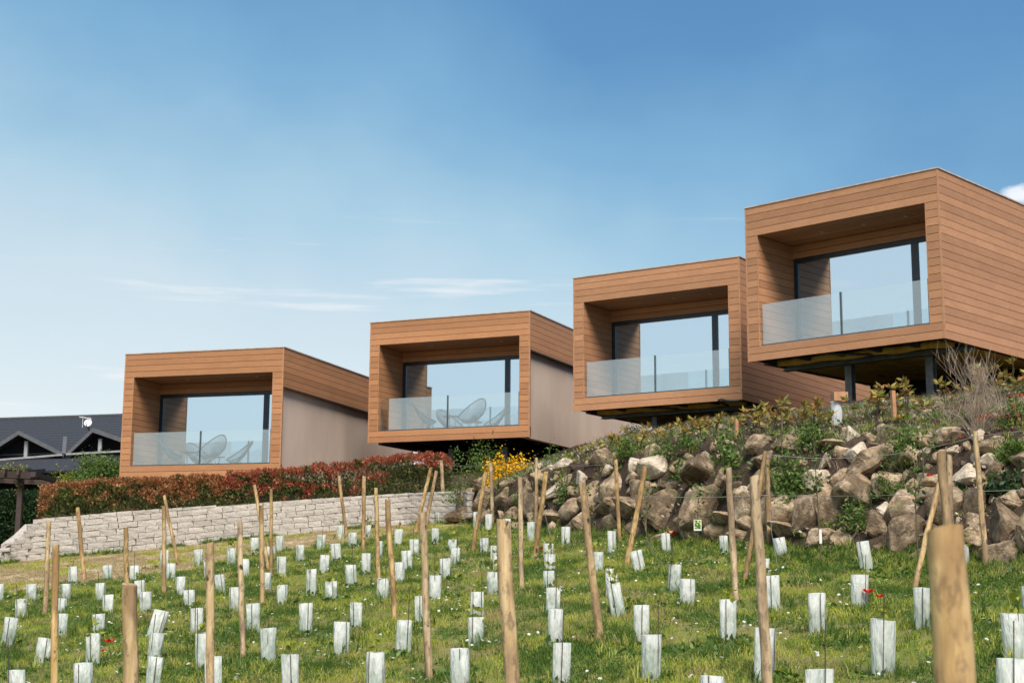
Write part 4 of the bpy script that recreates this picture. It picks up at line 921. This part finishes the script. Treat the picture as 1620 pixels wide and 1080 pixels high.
for e,gx,gb,gt,sh,has,ext,gw in recs:
    best=min(range(len(STK)),key=lambda i:abs(STK[i][2]+(STK[i][0]-STK[i][2])*(STK[i][3]-min(gb,STK[i][3]))/max(1,STK[i][3]-STK[i][1])-gx)+.55*abs(min(STK[i][3],1080)-gb))
    dist=abs(STK[best][2]-gx)+.55*abs(min(STK[best][3],1080)-gb); side='left' if gx<STK[best][2] else 'right'
    ft=('tilted ' if abs(sh)>=3 else '')+'pale vine guard'+(' with shoot' if has else '')
    buckets.setdefault((best,side),[]).append((dist,e,ft,gt))
for (bi,side),Ls in buckets.items():
    Ls.sort(key=lambda q:q[0])
    for i,(dist,e,ft,gt) in enumerate(Ls):
        e['label']=('%s, %s %s of %s'%(ft,('nearest' if i==0 else ORD[i+1]+' nearest'),side,STK[bi][7].replace('the ','',1) if 0 else STK[bi][7]))
# fallen orange ties and poppies
def poppy(x,y,label,mat='poppy',r=.035,st=.16):
    r*=1.35
    p=hit(x,y)
    if p is None: return
    m=p.y/FPX; gnd=hit(x,y+st/m) or p
    t=thing('yellow_flower' if mat=='yellow' else 'poppy',label,'flower',gnd); q=at(x,y,gnd.y)-gnd; h=max(q.z,.03)
    MB().tube([(0,0,-.02),(q.x*.5+.01,0,h*.5),(q.x,0,h)],.003,4).build('stem',MT['stem'],t)
    P=[];F=[]; n=5; R2=r
    for k in range(n):
        a=2*math.pi*k/n; s=MB(); c=Vector((q.x,0,h))
        pts=[c,c+Vector((math.cos(a-.55)*R2*.8,math.sin(a-.55)*R2*.8,R2*.35)),c+Vector((math.cos(a)*R2,math.sin(a)*R2,R2*.75)),c+Vector((math.cos(a+.55)*R2*.8,math.sin(a+.55)*R2*.8,R2*.35))]
        s.V=pts; s.F=[[0,1,2,3]]; P.append(s)
    m2=MB()
    for s in P: b=len(m2.V); m2.V+=s.V; m2.F.append([b,b+1,b+2,b+3])
    m2.build('petals',MT[mat],t)
for x,y,l,r in ((172,1016,'bright red poppy in the grass left of the thick split post',.05),(163,1030,'small dark poppy bud just below the bright poppy at lower left',.02),(855,869,'orange poppy at the foot of the crooked leaning stake',.055),(876,933,'red poppy in front of a guard right of the thick centre post',.05),(1063,846,'large red poppy at the guard before the boulders',.075),(1374,938,'larger orange red poppy beside a guard in the right field',.05),(1392,945,'smaller orange poppy right of the larger one in the right field',.038),(1434,712,'red poppy above the tilted boulder on the bank',.06),(1471,754,'small red poppy right of the pale round boulder',.045),(1548,651,'upper left orange poppy of the cluster on the bank',.06),(1560,660,'lowest middle orange poppy of the cluster on the bank',.07),(1575,661,'right orange poppy of the cluster on the bank',.06),(1552,666,'left lower orange poppy of the cluster on the bank',.06),(1604,629,'orange poppy high at the right edge, left one of two',.06),(1617,627,'orange poppy high at the right edge, right one of two',.06),(1520,692,'pale orange poppy beside the long wavy stake',.045),(1054,672,'pink poppy like bloom at the foot of the third cabin columns',.05)):
    poppy(x,y,l,'poppy' if x<1500 and y>700 else 'poppy_orange',r*(1 if y>700 else .8))
poppy(1423,660,'yellow flower beside the short sawn post','yellow',.05); poppy(1404,676,'small yellow flower on the soil under the highest cabin','yellow',.035)
p=hit(497,936,FB); m=MB(); 
for k in range(3): m.slab((-.10+k*.07,-.05,.01),(-.02+k*.07,-.05,.05-.01*k),(0+k*.07,.05,.03),(-.08+k*.07,.05,.02),.004)
tag(m.build('orange_cloth',MT['redstem'],loc=p),'crumpled orange rag on the grass beside a guard','rag')
# ---------------- saplings with tags ----------------
def sapling(x,yb,yt,label,tagy=None,tagc='white_metal',n=60,bend=0,D=None,lm='green',tw=8,th=12,lsp=.13):
    p=hit(x,yb) if D is None else at(x,yb,D); m=p.y/FPX; h=(yb-yt)*m
    t=thing('sapling',label,'sapling',p); s=MB(); b=bend*m
    s.tube([(0,0,-.05),(b*.3,0,h*.4),(b,0,h)],[.011,.009,.005],5); P=[]
    for k in range(6):
        u=random.uniform(.45,.95); a=Vector((b*u,0,h*u)); q=a+Vector((random.uniform(-.25,.25),random.uniform(-.2,.2),random.uniform(.08,.3))); s.tube([a,q],[.005,.003],4)
        for j in range(n//6): w_=lerp(a,q,random.uniform(.3,1.1)); P.append(tuple(w_+Vector([random.gauss(0,lsp*.4) for _ in range(3)])))
    s.build('trunk',MT['stem'],t); leaves('foliage',P,.075,lm,t,asp=1.8)
    if tagy:
        z=(yb-tagy)*m; g=MB().box(-tw/2*m,tw/2*m,-.02,-.015,z-th/2*m,z+th/2*m).build('plant_tag',MT[tagc],t)
        if tagc=='tagprint':
            MB().box(-tw/2*m+.012,tw/2*m-.012,-.024,-.021,z-th/2*m+.03,z+th/2*m-.01).build('tag_picture',MT['tagpic'],g)
MT['tagprint']=simple('tag_paper',(.75,.76,.72),.5); m_,t_=M_('tag_picture'); n_=t_.noise(t_.co(),28.,2.); t_.pbr(t_.mix(t_.mr(n_,.48,.54),(.05,.13,.03),(.55,.68,.12)),.5); MT['tagpic']=m_
sapling(1104,868,770,'thin sapling with a printed green plant tag before the boulders',831,'tagprint',50,2,tw=12,th=17)
sapling(1299,895,690,'tall thin sapling with a small white tag before the boulders',849,'white_metal',90,-6,tw=4,th=22)
sapling(1453,905,770,'dark stemmed sapling before boulders left of the twin stakes',None,n=40)
sapling(1023,872,775,'thin sapling beside the smooth right leaning stake',None,n=40)
sapling(925,848,775,'spindly sapling with a small white tag behind the tall tan stake',816,'white_metal',50,-6,tw=6,th=16,D=25.5)
sapling(728,826,755,'spindly sapling at the junction of stone wall and boulders',None,n=60,D=33)
sapling(1315,800,700,'small leafed sapling arching over pale boulders',None,n=80,bend=14,D=22.6)
sapling(1462,770,690,'thin sapling on the bank above the pale round boulder',None,n=60)
sapling(1238,735,648,'thin bare leaning sapling below the third cabin',None,n=12)
# ---------------- trellis wires ----------------
def wire(pts,label,r=.004):
    m=MB(); m.tube(pts,r,4); m.build('trellis_wire',MT['wire']); o=bpy.context.scene.collection.objects[-1]; tag(o,label,'wire',None)
def sag(a,b,s=.04,n=10): return [lerp(a,b,i/n)+Vector((0,0,-s*4*(i/n)*(1-i/n))) for i in range(n+1)]
def on(k,u): 
    return lerp(SO[k][1],SO[k][2],u)+Vector((0,-.06,0))
def wo(pts,label,r=.004):
    r*=.8; m=MB().tube(pts,r,4); o=m.build('trellis_wire',MT['wire']); tag(o,label,'wire')
IDX={s_[7]:i for i,s_ in enumerate(STK)}
a=on(IDX['the upright wall end stake'],.06); b=on(IDX['the daisy bush stake'],.04); c=on(IDX['the thin stake right of daisies'],.05); d=on(IDX['the dull stake by boulders'],.05)
wo(sag(a,b)+sag(b,c)[1:]+sag(c,d,.06)[1:],'wire strung along the stake tops in front of the yellow daisies',.0045)
e1=on(IDX['the smooth right leaning stake'],.26); f1=on(IDX['the yellowish sapling stake'],.14); g1=on(IDX['the brown stake with strut'],.36); h1=on(IDX['the long wavy stake'],.42); 
k1=on(IDX['the long wavy stake'],.45)
wo(sag(at(1021,785,SO[IDX['the smooth right leaning stake']][1].y-.08),at(1214,783,SO[IDX['the brown stake with strut']][1].y-.08),.02)+sag(at(1214,783,SO[IDX['the brown stake with strut']][1].y-.08),at(1549,777,SO[IDX['the long wavy stake']][1].y-.08),.03)[1:]+[at(1640,774,16.8)],'lower trellis wire crossing in front of the right boulders',.004)
wo(sag(at(1211,718,SO[IDX['the slanting strut']][1].y-.06),at(1543,690,SO[IDX['the long wavy stake']][1].y-.08),.14)+[at(1640,679,16.8)],'upper trellis wire running from the strut top to the right edge',.004)
gw=at(1213,735,SO[IDX['the brown stake with strut']][1].y-.07); gh=hit(1232,905)+Vector((0,0,.0)); wo([gw,at(1221,845,(gw.y+gh.y)/2),gh],'guy wire from the brown stake with strut to the grass',.004)
q1=hit(1046,895); wo([at(1021,848,21.0),q1],'short pale guy string beside the smooth right leaning stake',.005)
q2=hit(880,886); wo([at(859,800,24.2),q2],'guy wire running down from the crooked leaning stake',.004)
# ---------------- grass ----------------
def tuft(name,n,h,spread,wd,mat,lean=.5):
    V=[]
    for k in range(n):
        a=rng.uniform(0,6.28); r=abs(rng.normal())*spread; x,y=r*math.cos(a),r*math.sin(a); b=rng.uniform(0,6.28); hh=h*rng.uniform(.45,1.1); l=hh*lean*rng.uniform(.2,1.3); c=rng.uniform(0,6.28); w=wd*rng.uniform(.6,1.2)
        dx,dy=math.cos(b)*l,math.sin(b)*l; wx,wy=math.cos(c)*w/2,math.sin(c)*w/2
        p0=(x-wx,y-wy,-.01);p1=(x+wx,y+wy,-.01);m0=(x+dx*.35+wx*.8,y+dy*.35+wy*.8,hh*.6);m1=(x+dx*.35-wx*.8,y+dy*.35-wy*.8,hh*.6);t0=(x+dx,y+dy,hh)
        V+= [p0,p1,m0,m1]; V+=[m1,m0,t0,t0]
    V=np.array(V); me=quads_mesh(name,V); me.materials.append(MT[mat]); return bpy.data.objects.new(name,me)
def broad(name,n,r,mat,size,up=.6):
    P=np.c_[rng.normal(size=(n,2))*r,rng.uniform(0,r*.7,n)]; me=quads_mesh(name,leaf_arrays(P,size,asp=1.8,up=up)); me.materials.append(MT[mat]); return bpy.data.objects.new(name,me)
def daisy(name,mat,r,h):
    V=[]
    for k in range(4):
        a=k*math.pi/4; c,s=math.cos(a)*r,math.sin(a)*r; V+=[(-c,-s,h),(s*.3,-c*.3,h+.004),(c,s,h),(-s*.3,c*.3,h+.004)]
    me=quads_mesh(name,np.array(V)); me.materials.append(MT[mat]); return bpy.data.objects.new(name,me)
def instancer(name,pts,rots,scales,srcs,idx):
    col=bpy.data.collections.new(name+'_source')
    for i,s in enumerate(srcs): s.name='%02d_'%i+s.name; col.objects.link(s)
    me=bpy.data.meshes.new(name); me.from_pydata([tuple(p) for p in pts],[],[])
    a=me.attributes.new('rot','FLOAT_VECTOR','POINT'); a.data.foreach_set('vector',np.asarray(rots,dtype=np.float32).ravel())
    a=me.attributes.new('scl','FLOAT','POINT'); a.data.foreach_set('value',np.asarray(scales,dtype=np.float32))
    a=me.attributes.new('idx','INT','POINT'); a.data.foreach_set('value',np.asarray(idx,dtype=np.int32))
    o=obj(name,me); ng=bpy.data.node_groups.new(name,'GeometryNodeTree'); ng.interface.new_socket('Geometry',in_out='INPUT',socket_type='NodeSocketGeometry'); ng.interface.new_socket('Geometry',in_out='OUTPUT',socket_type='NodeSocketGeometry')
    A=ng.nodes; gi=A.new('NodeGroupInput'); go=A.new('NodeGroupOutput'); ci=A.new('GeometryNodeCollectionInfo'); ci.inputs[0].default_value=col; ci.inputs['Separate Children'].default_value=True; ci.inputs['Reset Children'].default_value=True
    ip_=A.new('GeometryNodeInstanceOnPoints'); ip_.inputs['Pick Instance'].default_value=True
    def na(nm,ty): n=A.new('GeometryNodeInputNamedAttribute'); n.data_type=ty; n.inputs[0].default_value=nm; return n
    r=na('rot','FLOAT_VECTOR'); s=na('scl','FLOAT'); ii=na('idx','INT'); e2=A.new('FunctionNodeEulerToRotation')
    K=ng.links; K.new(gi.outputs[0],ip_.inputs['Points']); K.new(ci.outputs[0],ip_.inputs['Instance']); K.new(ii.outputs[0],ip_.inputs['Instance Index']); K.new(r.outputs[0],e2.inputs[0]); K.new(e2.outputs[0],ip_.inputs['Rotation']); K.new(s.outputs[0],ip_.inputs['Scale']); K.new(ip_.outputs[0],go.inputs[0])
    md=o.modifiers.new('scatter','NODES'); md.node_group=ng; return o
def scatter(n,xr,yr,bv,dens):
    out=[]; 
    xs=rng.uniform(xr[0],xr[1],n); ys=rng.uniform(yr[0],yr[1],n); us=rng.random(n)
    for x,y,u in zip(xs,ys,us):
        if abs(x)>y*.46+.8: continue
        if u>dens(x,y): continue
        h=bv.ray_cast(Vector((x,y,40)),Vector((0,0,-1)))
        if h[0]: out.append(h[0])
    return out
FieldB=BVHTree.FromPolygons([Vector(v) for v in Varr],F_field); TrackB=BVHTree.FromPolygons([Vector(v) for v in Varr],F_track); BankB=BVHTree.FromPolygons([Vector(v) for v in Varr],F_bank)
def nz(x,y,s,o=0): return noise.noise(Vector((x*s,y*s,o)))
pts=scatter(225000,(-14,9),(6,37),FieldB,lambda x,y:(1. if nz(x,y,.9)+.6*nz(x,y,2.8,4)>-.22 else .35)*(1 if y<22 else .75))
sc=[(.75+.5*max(-.5,nz(p.x,p.y,.7,8))+.55*max(0,nz(p.x,p.y,2.0,3))) *rng.uniform(.7,1.3) for p in pts]
ix=[ (0 if rng.random()<.5 else 1) if nz(p.x,p.y,1.1,20)+rng.normal()*.25>-.05 else 2 if rng.random()<.6 else 3 for p in pts]
srcs=[tuft('grass_tuft',12,.075,.028,.0065,'grass',.8),tuft('grass_tuft',10,.055,.035,.007,'grass',1.1),tuft('grass_tuft',11,.10,.03,.006,'lush',.7),broad('clover_tuft',12,.035,'lush',.03)]
o=instancer('meadow_grass',pts,[(0,0,rng.uniform(0,6.28)) for _ in pts],sc,srcs,ix); tag(o,kind='stuff'); print('grass',len(pts))
# taller grass round guards and at the foot of the boulders
pts=[];sc=[]
for e,gx,gb,gt,sh,has,ext,gw in recs:
    for k in range(7):
        x=e.location.x+rng.normal()*.12; y=e.location.y-.03+rng.normal()*.11; pts.append((x,y,drop(x,y))); sc.append(rng.uniform(.6,1.25))
for k in range(6500):
    X=rng.uniform(735,1660); Db=base_D(X); v=ray(X,885); d=Db-abs(rng.normal())*.75+.12; 
    if nz(X*.02,d,1.3,2)<-.25: continue
    x=v.x/v.y*d; pts.append((x,d,drop(x,d))); sc.append(rng.uniform(.6,1.3)*(1.0-min(.5,(Db-d)*.35)))
for k in range(1500):
    X=rng.uniform(-20,735); Db=base_D(X); v=ray(X,885); d=Db-abs(rng.normal())*.12-.05; x=v.x/v.y*d
    if nz(x,0,1.2,2)<0: continue
    pts.append((x,d,drop(x,d))); sc.append(rng.uniform(.4,1.1))
clc=[(rng.uniform(-7,5),rng.uniform(10,27)) for _ in range(70)]
for cx,cy in clc:
    for k in range(16): x=cx+rng.normal()*.16; y=cy+rng.normal()*.16; pts.append((x,y,drop(x,y))); sc.append(rng.uniform(.5,1.1))
srcs=[tuft('tall_grass',14,.19,.04,.009,'lush',.55),tuft('tall_grass',12,.15,.05,.010,'grass',.7),broad('weed_leaves',26,.07,'lush',.06,.5),broad('weed_leaves',22,.06,'green',.07,.9)]
tag(instancer('tall_grass',pts,[(0,0,rng.uniform(0,6.28)) for _ in pts],sc,srcs,rng.choice(4,len(pts),p=[.35,.3,.2,.15])),kind='stuff')
# daisies
pts=scatter(9000,(-12,8),(8,30),FieldB,lambda x,y:1. if nz(x,y,.8,30)>.0 else .12)
tag(instancer('small_flowers',pts,[(rng.normal()*.3-.35,rng.normal()*.3,rng.uniform(0,6.28)) for _ in pts],rng.uniform(.7,1.3,len(pts)),[daisy('daisy','white',.019,.095),daisy('dandelion','yellowgreen',.013,.08)],rng.choice(2,len(pts),p=[.6,.4])),kind='stuff')
# dry grass and stones of the track
pts=scatter(60000,(-18,2),(22,38),TrackB,lambda x,y:1. if nz(x,y,1.1,40)>-.1 else .4)
ix=[0 if nz(p.x,p.y,.8,50)<.12 else 1 for p in pts]
tag(instancer('dry_track_grass',pts,[(0,0,rng.uniform(0,6.28)) for _ in pts],rng.uniform(.4,1.1,len(pts)),[tuft('dry_tuft',9,.05,.05,.012,'drygrass',2.2),tuft('green_tuft',9,.06,.04,.009,'grass',1.)],ix),kind='stuff')
# weeds and litter over the soil bank
def bfade(x,y):
    X=810+x/y*FPX*1.0; d=y-base_D(X)-ip(X,TX,DT); return .30 if d<-.1 else (.45 if d<1.2 else .8)
pts=scatter(90000,(-4,12),(16,36),BankB,lambda x,y:(1. if nz(x,y,.9,60)+.5*nz(x,y,2.4,61)>.04 else .10)*(1 if x>-1.5 else .3)*bfade(x,y))
nb=len(pts)
srcs=[tuft('weed_tuft',10,.16,.05,.010,'lush',.6),tuft('weed_tuft',9,.13,.06,.010,'grass',.9),broad('weed_leaves',18,.07,'green',.06,.6),tuft('dry_stalks',9,.20,.07,.006,'straw',1.1),broad('leaf_litter',10,.09,'straw',.06,.0),broad('weed_leaves',16,.08,'yellowgreen',.045,.6)]
tag(instancer('bank_weeds',pts,[(rng.normal()*.15,rng.normal()*.15,rng.uniform(0,6.28)) for _ in pts],rng.uniform(.35,1.15,nb),srcs,rng.choice(6,nb,p=[.18,.20,.16,.22,.12,.12])),kind='stuff'); print('bank',nb)
peb=bpy.data.objects.new('clod',RM[5].copy()); peb.data.materials.clear(); peb.data.materials.append(MT['soil']); pb2=bpy.data.objects.new('small_stone',RM[3])
pts=scatter(9000,(-1,12),(16,34),BankB,lambda x,y:1. if bfade(x,y)>.3 else .35)
tag(instancer('soil_clods',pts,rng.uniform(0,6,(len(pts),3)),rng.gamma(2.,.022,len(pts)).clip(.015,.16),[peb,pb2],rng.choice(2,len(pts),p=[.8,.2])),kind='stuff')
